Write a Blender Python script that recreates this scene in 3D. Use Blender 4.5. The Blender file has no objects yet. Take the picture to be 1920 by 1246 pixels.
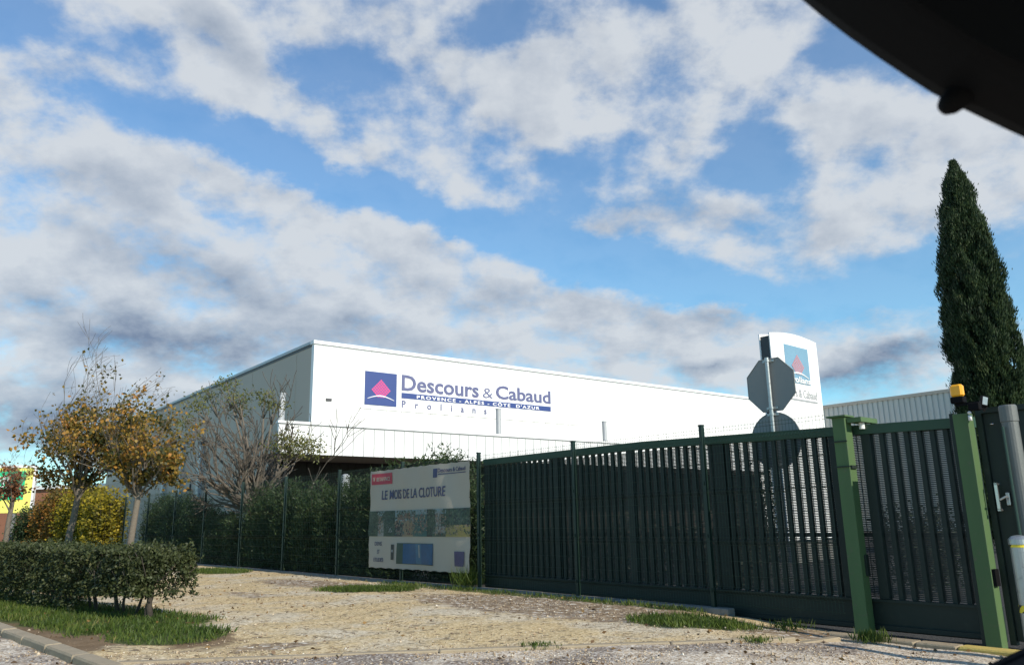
import bpy, math, random
import numpy as np
from mathutils import Vector, Matrix
R = math.radians
rng = np.random.default_rng(7)
random.seed(7)
sc = bpy.context.scene
COL = sc.collection

# ------------------------------------------------------------------ camera
cam_d = bpy.data.cameras.new('camera'); cam = bpy.data.objects.new('camera', cam_d); COL.objects.link(cam)
cam_d.sensor_width = 36; cam_d.lens = 36*1480/1920
cam_d.clip_start = 0.02; cam_d.clip_end = 6000
cam.location = (0, 0, 1.3)
cam.matrix_world = Matrix.Translation((0, 0, 1.3)) @ Matrix.Rotation(R(90+13.36), 4, 'X') @ Matrix.Rotation(R(-1.08), 4, 'Z')
cam_d.dof.use_dof = True; cam_d.dof.focus_distance = 15; cam_d.dof.aperture_fstop = 13
sc.camera = cam

# ------------------------------------------------------------------ light
SUN_AZ, SUN_EL = 138.0, 30.0
sd = bpy.data.lights.new('sun', 'SUN'); sun = bpy.data.objects.new('sun', sd); COL.objects.link(sun)
sd.energy = 5.0; sd.angle = R(0.5); sd.color = (1.0, 0.91, 0.77)
_d = Vector((math.sin(R(SUN_AZ))*math.cos(R(SUN_EL)), math.cos(R(SUN_AZ))*math.cos(R(SUN_EL)), math.sin(R(SUN_EL))))
sun.rotation_euler = _d.to_track_quat('Z', 'Y').to_euler(); sun.location = (20, -20, 20)
sc.view_settings.view_transform = 'Standard'; sc.view_settings.look = 'None'
sc.view_settings.exposure = 0.0; sc.view_settings.gamma = 1.0

# ------------------------------------------------------------------ node helper
class NT:
    def __init__(s, nt): s.nt = nt
    def n(s, typ, **kw):
        nd = s.nt.nodes.new(typ)
        for k, v in kw.items(): setattr(nd, k, v)
        return nd
    def put(s, sock, v):
        if isinstance(v, bpy.types.NodeSocket): s.nt.links.new(v, sock)
        elif v is not None: sock.default_value = v
    def m(s, op, a, b=None, c=None, clamp=False):
        nd = s.n('ShaderNodeMath', operation=op); nd.use_clamp = clamp
        s.put(nd.inputs[0], a)
        if b is not None: s.put(nd.inputs[1], b)
        if c is not None: s.put(nd.inputs[2], c)
        return nd.outputs[0]
    def vm(s, op, a, b=None, scale=None):
        nd = s.n('ShaderNodeVectorMath', operation=op); s.put(nd.inputs[0], a)
        if b is not None: s.put(nd.inputs[1], b)
        if scale is not None: s.put(nd.inputs['Scale'], scale)
        return nd.outputs[0]
    def noise(s, vec, scale, detail=4, rough=.5, lac=2.0, dist=0, out='Fac'):
        nd = s.n('ShaderNodeTexNoise'); s.put(nd.inputs['Vector'], vec)
        nd.inputs['Scale'].default_value = scale; nd.inputs['Detail'].default_value = detail
        nd.inputs['Roughness'].default_value = rough; nd.inputs['Lacunarity'].default_value = lac
        nd.inputs['Distortion'].default_value = dist
        return nd.outputs[out]
    def ramp(s, fac, stops, interp='LINEAR'):
        nd = s.n('ShaderNodeValToRGB'); cr = nd.color_ramp; cr.interpolation = interp
        while len(cr.elements) < len(stops): cr.elements.new(.5)
        for e, (p, c) in zip(cr.elements, stops):
            e.position = p; e.color = (*c, 1) if len(c) == 3 else c
        s.put(nd.inputs[0], fac); return nd.outputs[0]
    def mix(s, fac, a, b, blend='MIX'):
        nd = s.n('ShaderNodeMix', data_type='RGBA', blend_type=blend)
        s.put(nd.inputs[0], fac)
        for i, v in ((6, a), (7, b)):
            if isinstance(v, tuple) and len(v) == 3: v = (*v, 1)
            s.put(nd.inputs[i], v)
        return nd.outputs[2]
    def smooth(s, v, lo, hi, a=0.0, b=1.0):
        nd = s.n('ShaderNodeMapRange', interpolation_type='SMOOTHSTEP'); s.put(nd.inputs[0], v)
        nd.inputs[1].default_value = lo; nd.inputs[2].default_value = hi
        nd.inputs[3].default_value = a; nd.inputs[4].default_value = b
        return nd.outputs[0]

# ------------------------------------------------------------------ sky with clouds (bearing, elevation, half widths, tilt, weight)
POS = [(-31.4, 21.8, 10.8, 5.0, -17.0, 1.3), (-21.1, 20.2, 10.7, 3.5, -15.0, 1.3), (-10.4, 18.0, 10.6, 3.1, -13.0, 1.2), (-29.6, 14.3, 12.8, 5.0, 1.0, 1.2), (1.6, 14.6, 10.4, 1.9, -3.0, 1.1), (14.4, 12.8, 10.3, 1.5, -3.0, 1.1), (-14.1, 14.1, 12.0, 2.3, 1.0, 1.1), (-21.5, 31.0, 9.0, 2.1, -37.0, 1.1), (-17.1, 28.8, 4.9, 1.7, -34.0, 1.0), (-10.0, 34.6, 6.6, 2.3, 1.0, 0.8), (-3.1, 31.1, 8.6, 2.9, -9.0, 0.9), (-2.3, 25.3, 5.6, 2.7, -4.0, 1.0), (3.3, 29.6, 6.7, 2.7, 1.0, 0.9), (11.7, 29.0, 8.0, 4.3, -4.0, 0.8), (13.7, 33.2, 10.2, 2.3, 1.0, 0.8), (20.8, 31.4, 5.4, 1.9, 1.0, 0.6), (25.0, 20.7, 7.9, 4.6, 11.0, 1.2), (31.0, 23.5, 10.1, 4.3, -9.0, 1.2), (32.9, 19.4, 6.6, 2.7, 1.0, 0.9), (11.1, 20.6, 7.0, 2.3, 1.0, 0.8), (17.4, 17.8, 2.4, 1.1, 1.0, 0.9), (20.5, 11.6, 10.3, 1.9, 1.0, 0.9), (28.6, 10.7, 7.9, 1.9, 1.0, 0.8), (-25.5, 33.2, 7.4, 1.2, 1.0, 0.7), (-33.4, 28.5, 4.8, 1.0, 1.0, 0.6), (-28.1, 27.9, 5.3, 1.2, -9.0, 0.5), (-13.0, 26.4, 4.8, 1.0, -19.0, 0.5), (5.2, 24.4, 3.8, 2.3, 1.0, 0.4)] + [(-31.6, 7.4, 6.2, 3.5, 1.0, 1.0), (-23.3, 7.8, 9.8, 2.3, 1.0, 0.9), (4.7, 12.6, 6.0, 1.5, 1.0, 0.9), (-7.9, 13.9, 10.4, 1.9, -5.0, 1.0), (11.2, 10.0, 9.8, 1.5, -4.0, 0.9), (-15.8, 18.9, 11.5, 2.7, -14.0, 0.8), (-5.2, 17.8, 8.1, 2.3, -9.0, 0.8), (-29.8, 31.0, 4.1, 1.4, -19.0, 0.5), (22.2, 27.1, 3.9, 1.9, 1.0, 0.5), (8.6, 32.1, 5.5, 1.9, 1.0, 0.6)]
NEG = [(-33.7, 30.6, 6.7, 1.5, 1.0, 1.0), (-31.8, 28.0, 9.6, 1.7, -4.0, 0.35), (-27.3, 26.5, 7.4, 1.2, -11.0, 0.5), (-19.2, 25.8, 6.4, 1.2, -19.0, 1.0), (-12.9, 23.9, 6.8, 1.2, -19.0, 1.0), (-11.9, 30.4, 4.0, 2.7, -9.0, 0.7), (-2.2, 34.5, 5.2, 1.7, 1.0, 1.1), (-5.2, 21.9, 6.3, 1.2, -14.0, 0.9), (1.8, 19.6, 7.0, 1.4, -14.0, 0.9), (8.9, 17.0, 6.9, 1.5, -9.0, 1.0), (17.2, 14.8, 8.0, 1.0, -4.0, 1.0), (24.3, 15.5, 8.0, 1.9, 1.0, 1.0), (19.6, 24.7, 3.0, 3.5, -9.0, 0.8), (27.5, 29.0, 6.2, 2.1, -14.0, 0.9), (6.1, 25.8, 3.4, 1.5, 1.0, 0.6), (32.7, 13.8, 5.2, 3.1, 1.0, 1.0), (15.3, 23.5, 3.8, 1.2, 1.0, 0.5), (27.0, 12.6, 5.6, 1.2, 1.0, 0.7)] + [(5.2, 24.4, 4.7, 2.3, 1.0, 0.6), (19.4, 22.3, 2.9, 4.6, -4.0, 0.8), (7.0, 17.9, 7.7, 1.5, -7.0, 0.9), (2.2, 21.9, 3.8, 2.3, -19.0, 0.7), (-3.0, 33.2, 3.7, 1.9, 1.0, 0.6), (-16.4, 30.0, 1.8, 2.7, -19.0, 0.3), (9.5, 26.3, 4.3, 1.0, 1.0, 0.5)]
DARK = [(-24.6, 11.7, 9.1, 1.9, -7.0, 1.0), (-30.9, 6.2, 7.8, 2.3, 1.0, 0.9), (-19.7, 15.3, 8.8, 1.5, -9.0, 0.4), (-12.1, 12.6, 7.9, 1.2, 1.0, 0.5), (25.0, 9.3, 5.1, 1.4, 9.0, 1.1), (11.1, 21.0, 6.6, 1.5, 1.0, 0.6), (-0.4, 15.8, 8.0, 1.2, -4.0, 0.45), (14.5, 13.6, 8.0, 1.0, -4.0, 0.4), (-25.1, 17.6, 8.1, 1.5, -14.0, 0.35), (14.2, 10.4, 2.4, 0.6, 1.0, 0.6), (-21.3, 32.3, 5.5, 1.0, -29.0, 0.4), (-29.5, 22.2, 6.3, 1.2, -14.0, 0.25), (30.1, 10.5, 3.9, 0.8, 1.0, 0.4)]
def build_world():
    w = bpy.data.worlds.new('World'); sc.world = w; w.use_nodes = True
    nt = w.node_tree; nt.nodes.clear(); T = NT(nt)
    out = T.n('ShaderNodeOutputWorld'); bg = T.n('ShaderNodeBackground'); nt.links.new(bg.outputs[0], out.inputs[0])
    sky = T.n('ShaderNodeTexSky', sky_type='NISHITA'); sky.sun_disc = False
    sky.sun_elevation = R(SUN_EL); sky.sun_rotation = R(SUN_AZ); sky.air_density = 1.0; sky.dust_density = 0.2; sky.ozone_density = 2.5
    tc = T.n('ShaderNodeTexCoord').outputs['Generated']
    sp = T.n('ShaderNodeSeparateXYZ'); T.put(sp.inputs[0], tc); x, y, z = sp.outputs
    azm = T.m('MULTIPLY', T.m('ARCTAN2', x, y), 57.2958)
    ele = T.m('MULTIPLY', T.m('ARCSINE', z), 57.2958)
    cb = T.n('ShaderNodeCombineXYZ'); T.put(cb.inputs[0], azm); T.put(cb.inputs[1], ele)
    ae = cb.outputs[0]
    # plane projection for noise: clouds flatten towards the horizon
    zz = T.m('ADD', T.m('MAXIMUM', z, 0.0), 0.45)
    cp = T.n('ShaderNodeCombineXYZ'); T.put(cp.inputs[0], T.m('DIVIDE', x, zz)); T.put(cp.inputs[1], T.m('DIVIDE', y, zz))
    pl = cp.outputs[0]
    warpc = T.noise(pl, 4.5, 6, .62, out='Color')
    wv = T.vm('MULTIPLY', T.vm('SUBTRACT', warpc, (.5, .5, .5)), (8.0, 5.0, 0))
    aw = T.vm('ADD', ae, wv)
    def field(lst, vec, grow):
        acc = None
        for (a, e, rx, ry, rot, wt) in lst:
            mp = T.n('ShaderNodeMapping', vector_type='TEXTURE'); T.put(mp.inputs[0], vec)
            mp.inputs['Location'].default_value = (a, e, 0); mp.inputs['Rotation'].default_value = (0, 0, R(rot))
            mp.inputs['Scale'].default_value = (rx*grow, ry*grow, 1)
            g = T.n('ShaderNodeTexGradient', gradient_type='SPHERICAL'); T.put(g.inputs[0], mp.outputs[0])
            acc = T.m('MULTIPLY_ADD', g.outputs['Fac'], wt, acc if acc is not None else 0.0)
        return acc
    fp = field(POS, aw, 1.5); fn = field(NEG, aw, 1.55)
    base = T.m('SUBTRACT', T.m('MINIMUM', fp, .85), T.m('MULTIPLY', fn, 1.0))
    fbm = T.noise(pl, 8.5, 9, .58); fine = T.noise(pl, 24.0, 6, .62)
    up = T.noise(T.vm('ADD', pl, (0.012, -0.035, 0)), 8.5, 9, .58)
    f1 = T.m('MULTIPLY_ADD', T.m('SUBTRACT', fbm, .5), T.smooth(ele, 12, 26, 3.0, 5.0), base)
    f2 = T.m('MULTIPLY_ADD', T.m('SUBTRACT', fine, .5), 0.8, f1)
    dens = T.smooth(f2, -0.45, 0.95)
    darkf = field(DARK, aw, 1.5)
    shn = T.noise(T.vm('ADD', pl, (3.3, 1.7, 0)), 6.5, 7, .55)
    dk = T.m('ADD', T.m('MULTIPLY', darkf, 1.0), T.m('MULTIPLY', T.m('SUBTRACT', shn, .46), .9))
    dk = T.m('MULTIPLY_ADD', T.m('SUBTRACT', up, fbm), 1.5, dk)
    thick = T.smooth(f2, 0.5, 2.0)
    dk = T.m('MULTIPLY_ADD', thick, 0.22, dk)
    ccol = T.ramp(dk, [(0.0, (.66, .70, .745)), (.28, (.53, .58, .65)), (.6, (.39, .45, .54)), (1.0, (.19, .24, .35))])
    # more haze light close to the horizon
    blue = T.vm('MULTIPLY', T.vm('SCALE', sky.outputs[0], scale=SKY_K), (0.68, 1.11, 1.10))
    low = T.smooth(ele, 0, 34)
    tint = T.mix(low, (1.0, 1.0, 1.0), (.80, .84, 1.02))
    blue = T.vm('MULTIPLY', blue, tint)
    back = T.smooth(T.m('ABSOLUTE', azm), 60, 80)         # behind the camera: unseen cloud, thinned to lower the ambient light
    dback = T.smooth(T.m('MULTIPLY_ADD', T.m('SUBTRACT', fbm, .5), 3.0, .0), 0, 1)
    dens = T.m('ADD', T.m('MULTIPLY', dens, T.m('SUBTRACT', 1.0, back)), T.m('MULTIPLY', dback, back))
    ccol = T.mix(T.m('MULTIPLY', back, .6), ccol, (.10, .12, .15))      # unseen cloud darkened to cut the fill on shaded faces
    dens = T.m('MULTIPLY_ADD', dens, .80, .16)
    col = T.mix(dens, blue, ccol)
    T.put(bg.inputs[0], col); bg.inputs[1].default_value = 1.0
SKY_K = 0.165
build_world()

# ------------------------------------------------------------------ materials
def new_mat(name):
    m = bpy.data.materials.new(name); m.use_nodes = True; m.node_tree.nodes.clear()
    T = NT(m.node_tree); o = T.n('ShaderNodeOutputMaterial'); return m, T, o
def pmat(name, col, rough=.6, metal=0.0, var=.12, vscale=3.0, bump=0.0, bscale=40, streak=False, spec=.5, dirt=None):
    m, T, o = new_mat(name)
    b = T.n('ShaderNodeBsdfPrincipled'); m.node_tree.links.new(b.outputs[0], o.inputs[0])
    tc = T.n('ShaderNodeTexCoord').outputs['Object']
    v = T.vm('MULTIPLY', tc, (1, 1, .12)) if streak else tc
    n1 = T.noise(v, vscale, 5, .6)
    c = T.mix(n1, tuple(max(0, x*(1-var)) for x in col), tuple(min(1, x*(1+var)) for x in col))
    if dirt:
        n2 = T.noise(tc, vscale*2.7, 6, .7)
        c = T.mix(T.smooth(n2, .55, .75), c, dirt)
    T.put(b.inputs['Base Color'], c); b.inputs['Metallic'].default_value = metal
    T.put(b.inputs['Roughness'], T.m('MULTIPLY_ADD', n1, .2, rough-.1)); b.inputs['Specular IOR Level'].default_value = spec
    if bump:
        bn = T.n('ShaderNodeBump'); bn.inputs['Strength'].default_value = bump; bn.inputs['Distance'].default_value = .02
        T.put(bn.inputs['Height'], T.noise(tc, bscale, 4, .6)); T.put(b.inputs['Normal'], bn.outputs[0])
    return m
def leaf_mat(name, stops, nscale=1.5, trans=.35, spread=.5, rough=.55):
    m, T, o = new_mat(name)
    g = T.n('ShaderNodeNewGeometry'); tc = T.n('ShaderNodeTexCoord').outputs['Object']
    f = T.m('ADD', T.m('MULTIPLY', g.outputs['Random Per Island'], spread),
            T.m('MULTIPLY', T.m('MULTIPLY_ADD', T.noise(tc, nscale, 3, .5), 2.2, -.6), 1-spread))
    c = T.ramp(f, stops)
    b = T.n('ShaderNodeBsdfPrincipled'); T.put(b.inputs['Base Color'], c); b.inputs['Roughness'].default_value = rough
    b.inputs['Specular IOR Level'].default_value = .35
    t = T.n('ShaderNodeBsdfTranslucent'); T.put(t.inputs[0], T.mix(.5, c, T.mix(1.0, c, (1.0, 1.0, .45), 'MULTIPLY')))
    mx = T.n('ShaderNodeMixShader'); mx.inputs[0].default_value = trans
    m.node_tree.links.new(b.outputs[0], mx.inputs[1]); m.node_tree.links.new(t.outputs[0], mx.inputs[2]); m.node_tree.links.new(mx.outputs[0], o.inputs[0])
    return m

# ------------------------------------------------------------------ mesh helpers
def vec2(azd): return np.array([math.sin(R(azd)), math.cos(R(azd))])
class Frame:
    """horizontal axis a, depth axis b, height z"""
    def __init__(s, o, a, b): s.o = np.array(o, float); s.a = np.array(a, float); s.b = np.array(b, float)
    def __call__(s, a, b, z): p = s.o + s.a*a + s.b*b; return (p[0], p[1], z)
WORLD = Frame((0, 0), (1, 0), (0, 1))
class MB:
    def __init__(s): s.v = []; s.f = []; s.mi = []
    def add(s, vs, fs, mi=0):
        k = len(s.v); s.v.extend(tuple(map(float, v)) for v in vs); s.f.extend(tuple(i+k for i in f) for f in fs); s.mi.extend([mi]*len(fs)); return s
    def box(s, F, a0, a1, b0, b1, z0, z1, mi=0, ch=0.0):
        if ch > 0:
            c = min(ch, abs(a1-a0)/3, abs(b1-b0)/3, abs(z1-z0)/3)
            A0, A1 = sorted((a0, a1)); B0_, B1 = sorted((b0, b1)); Z0, Z1 = sorted((z0, z1))
            rings = []
            def ring(z, ins):
                x0, x1, y0, y1 = A0+ins, A1-ins, B0_+ins, B1-ins
                return [(x0+c, y0, z), (x1-c, y0, z), (x1, y0+c, z), (x1, y1-c, z), (x1-c, y1, z), (x0+c, y1, z), (x0, y1-c, z), (x0, y0+c, z)]
            rr = [ring(Z0, c*.7), ring(Z0+c, 0), ring(Z1-c, 0), ring(Z1, c*.7)]
            vs = [F(*p) for r_ in rr for p in r_]
            fs = [tuple(range(7, -1, -1)), tuple(range(24, 32))]
            for k in range(3):
                for i in range(8): j = (i+1) % 8; fs.append((k*8+i, k*8+j, k*8+8+j, k*8+8+i))
            return s.add(vs, fs, mi)
        vs = [F(a, b, z) for z in (z0, z1) for a, b in ((a0, b0), (a1, b0), (a1, b1), (a0, b1))]
        return s.add(vs, [(3, 2, 1, 0), (4, 5, 6, 7), (0, 1, 5, 4), (1, 2, 6, 5), (2, 3, 7, 6), (3, 0, 4, 7)], mi)
    def tube(s, pts, rad, n=8, mi=0, cap=True):
        pts = [Vector(p) for p in pts]
        if not hasattr(rad, '__len__'): rad = [rad]*len(pts)
        vs = []; prev = None
        for i, p in enumerate(pts):
            d = (pts[min(i+1, len(pts)-1)]-pts[max(i-1, 0)])
            d = d.normalized() if d.length > 1e-9 else Vector((0, 0, 1))
            if prev is None:
                prev = d.orthogonal().normalized()
            u = (prev - d*prev.dot(d)); u = u.normalized() if u.length > 1e-6 else d.orthogonal().normalized()
            prev = u; w = d.cross(u)
            for k in range(n):
                t = 2*math.pi*k/n; vs.append(p+(u*math.cos(t)+w*math.sin(t))*rad[i])
        fs = []
        for i in range(len(pts)-1):
            for k in range(n): j = (k+1) % n; fs.append((i*n+k, i*n+j, i*n+n+j, i*n+n+k))
        if cap: fs.append(tuple(range(n-1, -1, -1))); fs.append(tuple(range((len(pts)-1)*n, len(pts)*n)))
        return s.add(vs, fs, mi)
    def prism(s, F, outline, b0, b1, mi=0):
        """outline of (a,z) extruded along b"""
        n = len(outline); vs = [F(a, b0, z) for a, z in outline]+[F(a, b1, z) for a, z in outline]
        fs = [tuple(range(n)), tuple(range(2*n-1, n-1, -1))]+[(i, i+n, (i+1) % n+n, (i+1) % n) for i in range(n)]
        return s.add(vs, fs, mi)
    def ball(s, c, r, n=12, m=8, mi=0):
        r = r if hasattr(r, '__len__') else (r, r, r)
        vs = [(c[0], c[1], c[2]-r[2])]; fs = []
        for i in range(1, m):
            ph = math.pi*i/m-math.pi/2
            for k in range(n):
                t = 2*math.pi*k/n; vs.append((c[0]+r[0]*math.cos(ph)*math.cos(t), c[1]+r[1]*math.cos(ph)*math.sin(t), c[2]+r[2]*math.sin(ph)))
        vs.append((c[0], c[1], c[2]+r[2]))
        for k in range(n): fs.append((0, 1+(k+1) % n, 1+k))
        for i in range(m-2):
            for k in range(n): a = 1+i*n; fs.append((a+k, a+(k+1) % n, a+n+(k+1) % n, a+n+k))
        a = 1+(m-2)*n
        for k in range(n): fs.append((a+k, a+(k+1) % n, len(vs)-1))
        return s.add(vs, fs, mi)
def mesh_from(name, v, f, mats, mi=None, smooth=False):
    me = bpy.data.meshes.new(name); me.from_pydata(v, [], f); me.update()
    for m in (mats if isinstance(mats, (list, tuple)) else [mats]): me.materials.append(m)
    if mi is not None and any(mi): me.polygons.foreach_set('material_index', mi)
    if smooth: me.polygons.foreach_set('use_smooth', [True]*len(me.polygons))
    return me
def tag(o, label, cat=None, group=None, kind=None):
    if label: o['label'] = label
    if cat: o['category'] = cat
    if group: o['group'] = group
    if kind: o['kind'] = kind
    return o
ROOTLOC = {}
def root(name, loc, label, cat, group=None):
    o = bpy.data.objects.new(name, None); o.empty_display_size = .2; COL.objects.link(o); o.location = loc
    ROOTLOC[o] = np.array(loc, float); return tag(o, label, cat, group)
def link(name, me, parent=None):
    o = bpy.data.objects.new(name, me); COL.objects.link(o)
    if parent is not None: o.parent = parent
    ROOTLOC[o] = ROOTLOC.get(parent, np.zeros(3)); return o
def obj(name, mb, mats, parent=None, smooth=False, label=None):
    off = ROOTLOC.get(parent, np.zeros(3))
    v = (np.array(mb.v)-off).tolist() if len(mb.v) else []
    o = link(name, mesh_from(name, v, mb.f, mats, mb.mi, smooth), parent)
    if label: o['label'] = label
    return o
def solo(name, mb, mats, loc, smooth=False):
    """a top level thing that is one mesh"""
    v = (np.array(mb.v)-np.array(loc, float)).tolist()
    o = bpy.data.objects.new(name, mesh_from(name, v, mb.f, mats, mb.mi, smooth)); COL.objects.link(o); o.location = loc; return o
def leaves_mesh(name, C, L, W, mat, dirs=None, jit=1.0, flat=0.0, origin=(0, 0, 0), extra=None):
    """one small folded quad per leaf, numpy built"""
    C = np.asarray(C, float)-np.array(origin, float); N = len(C)
    rd = rng.normal(size=(N, 3)); rd /= np.linalg.norm(rd, axis=1)[:, None]
    if dirs is None: A = rd
    else: A = np.asarray(dirs, float)+rd*jit
    A /= np.linalg.norm(A, axis=1)[:, None]
    q = rng.normal(size=(N, 3)); q[:, 2] *= (1-flat)
    Bv = np.cross(A, q); Bv /= (np.linalg.norm(Bv, axis=1)[:, None]+1e-9); Nn = np.cross(A, Bv)
    L = (L*rng.uniform(.65, 1.3, N))[:, None]; W = (W*rng.uniform(.7, 1.25, N))[:, None]
    V = np.empty((N, 4, 3)); V[:, 0] = C; V[:, 1] = C+A*L*.45+Bv*W*.5+Nn*W*.18; V[:, 2] = C+A*L; V[:, 3] = C+A*L*.45-Bv*W*.5+Nn*W*.18
    me = bpy.data.meshes.new(name); me.vertices.add(N*4); me.vertices.foreach_set('co', V.ravel())
    me.loops.add(N*4); me.loops.foreach_set('vertex_index', np.arange(N*4, dtype=np.int32))
    me.polygons.add(N); me.polygons.foreach_set('loop_start', np.arange(0, N*4, 4, dtype=np.int32)); me.polygons.foreach_set('loop_total', np.full(N, 4, dtype=np.int32))
    me.update(calc_edges=True); me.materials.append(mat); return me
def smoothstep(x, a, b): t = np.clip((x-a)/(b-a), 0, 1); return t*t*(3-2*t)
def ground_z(x, y): return -0.15*smoothstep(np.asarray(x, float), 2.0, 4.3)*(1-smoothstep(np.asarray(y, float), 14, 24))

# frames
FA = -40.2
FD = vec2(FA); FN = np.array([FD[1], -FD[0]]); FEN = Frame((2.80, 11.95), FD, FN)     # along the fence to the left, depth behind it
BU = vec2(51.69); BV = vec2(141.69); BLD = Frame((-9.76, 38.0), BU, BV)               # warehouse front: along, out towards us
SID = Frame((-9.76, 38.0), -BV, -BU)                                                  # warehouse side: along, out
# ------------------------------------------------------------------ shared materials
M = {}
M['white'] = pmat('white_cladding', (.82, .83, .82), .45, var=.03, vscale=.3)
M['seam'] = pmat('panel_seam', (.50, .51, .50), .6); M['seamdark'] = pmat('panel_seam_shadow', (.42, .43, .43), .6)  # grey strips: panel joints with the shading of the ribs painted in
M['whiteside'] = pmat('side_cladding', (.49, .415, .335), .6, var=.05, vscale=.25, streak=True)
M['grey'] = pmat('grey_trim', (.42, .43, .44), .45, .2, .08)
M['darkgrey'] = pmat('dark_grey', (.06, .06, .065), .5, var=.2)
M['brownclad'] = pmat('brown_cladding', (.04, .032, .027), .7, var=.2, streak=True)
M['wing'] = pmat('pale_ribbed_cladding', (.50, .50, .46), .5, var=.06, streak=True)
M['blue'] = pmat('sign_blue', (.030, .060, .215), .5, var=.08)
M['lettergrey'] = pmat('letter_slate', (.11, .12, .24), .5, var=.08)
M['pink'] = pmat('sign_pink', (.70, .06, .17), .5, var=.08)
M['pinkdark'] = pmat('sign_pink_dark', (.16, .08, .32), .5, var=.08)
M['signwhite'] = pmat('sign_white', (.83, .83, .82), .75, var=.03, spec=.2)
M['fadedblue'] = pmat('faded_blue', (.20, .36, .48), .5, var=.06)
M['fadedred'] = pmat('faded_red', (.60, .24, .26), .5, var=.08)
M['green'] = pmat('gate_green_paint', (.022, .062, .030), .5, var=.3, vscale=2, streak=True, bump=.05, dirt=(.05, .065, .04))
M['greenlit'] = pmat('post_green_paint', (.072, .135, .050), .7, var=.25, vscale=3, streak=True, bump=.03, dirt=(.10, .12, .065))  # lighter green paint of the gate posts, the same on every face
M['gatedark'] = pmat('gate_dark_green', (.008, .018, .013), .6, var=.25, vscale=2.5, bump=.05, dirt=(.022, .032, .024))
M['wire'] = pmat('wire_green', (.022, .055, .042), .45, .1, .1)
M['fpost'] = pmat('fence_post_green', (.008, .025, .018), .45, .1, .15)
M['sheet'] = pmat('perforated_metal', (.068, .076, .070), .55, .3, .25)
M['galv'] = pmat('galvanised_steel', (.40, .42, .42), .38, .75, .22, 6, bump=.08, dirt=(.25, .26, .26))
M['galvold'] = pmat('weathered_galvanised', (.15, .16, .155), .6, .45, .2, 5, bump=.1)
M['signback'] = pmat('sign_back_grey', (.27, .27, .255), .6, .1, .1)
M['chrome'] = pmat('steel_handle', (.6, .6, .6), .25, .9, .05)
M['black'] = pmat('black_plastic', (.006, .006, .007), .7, var=.2, spec=.1)
M['orange'] = pmat('amber_lens', (.95, .42, .015), .25, var=.06)
M['concrete'] = pmat('kerb_concrete', (.33, .27, .185), .9, var=.25, vscale=5, bump=.4, bscale=60, dirt=(.17, .14, .10))
M['darkconc'] = pmat('plinth_concrete', (.20, .195, .18), .9, var=.3, vscale=4, bump=.4, bscale=50, dirt=(.07, .07, .05))
M['yellowkerb'] = pmat('yellow_kerb_paint', (.55, .42, .12), .8, var=.2, vscale=8, bump=.3, dirt=(.3, .27, .2))
M['bark'] = pmat('grey_bark', (.16, .135, .105), .9, var=.35, vscale=9, bump=.6, bscale=45)
M['darkbark'] = pmat('dark_bark', (.055, .045, .036), .9, var=.3, vscale=9, bump=.5, bscale=45)
M['palebark'] = pmat('pale_twig_bark', (.135, .115, .092), .9, var=.3, vscale=6, bump=.4)

# ------------------------------------------------------------------ ground: one sheet to the horizon
EDGE = [(-3.95, 8.28), (-2.93, 8.40), (-1.79, 8.52), (0.16, 8.74), (1.6, 8.88), (2.46, 9.03), (3.05, 9.30), (3.7, 9.72)]
def poly_sd(px, py, poly):
    d = np.full(px.shape, 1e9)
    for (x0, y0), (x1, y1) in zip(poly[:-1], poly[1:]):
        dx, dy = x1-x0, y1-y0; t = np.clip(((px-x0)*dx+(py-y0)*dy)/(dx*dx+dy*dy), 0, 1)
        d = np.minimum(d, np.hypot(px-x0-t*dx, py-y0-t*dy))
    return d
def ell(px, py, cx_, cy_, ra, rb, azd):
    a = vec2(azd); b = np.array([a[1], -a[0]]); ux = ((px-cx_)*a[0]+(py-cy_)*a[1])/ra; uy = ((px-cx_)*b[0]+(py-cy_)*b[1])/rb
    return np.sqrt(ux*ux+uy*uy)
def fence_ab(px, py):
    qx, qy = px-FEN.o[0], py-FEN.o[1]; return qx*FD[0]+qy*FD[1], qx*FN[0]+qy*FN[1]
HD = vec2(-49.6); HN = np.array([-HD[1], HD[0]])*-1      # hedge direction and the side away from us
HED = Frame((-5.50, 11.72), HD, HN)
def hedge_ab(px, py):
    qx, qy = px-HED.o[0], py-HED.o[1]; return qx*HD[0]+qy*HD[1], qx*HN[0]+qy*HN[1]
def grass_mask(x, y):
    s, o = fence_ab(x, y); ha, hb = hedge_ab(x, y)
    bed = np.minimum(smoothstep(ha, -1.6, -.5), smoothstep(hb, -1.45-.03*ha, -.75))*(1-smoothstep(hb, .75, 1.2))
    bed = np.maximum(bed, 1-smoothstep(ell(x, y, -4.35, 10.35, 1.35, .95, -35), .5, 1.0))
    p1 = 1-smoothstep(ell(x, y, -3.0, 16.5, 1.25, .75, -80), .5, 1.1)
    p2 = 1-smoothstep(ell(x, y, 2.2, 10.6, 1.0, .72, -60), .45, 1.1)
    strip = (1-smoothstep(np.abs(o+.30), .08, .32))*smoothstep(s, -1.0, .5)*(1-smoothstep(s, 8, 10))
    p3 = 1-smoothstep(ell(x, y, -8.8, 24, 2.0, .9, -45), .6, 1.1)
    far = smoothstep(ha, 3, 6)*smoothstep(hb, .8, 1.8)*(1-smoothstep(o, -1.0, -.4))*smoothstep(-x-.40*y, .3, 1.2)
    return bed, np.maximum.reduce([p1, p2, p3*.8]), strip, far
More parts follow.
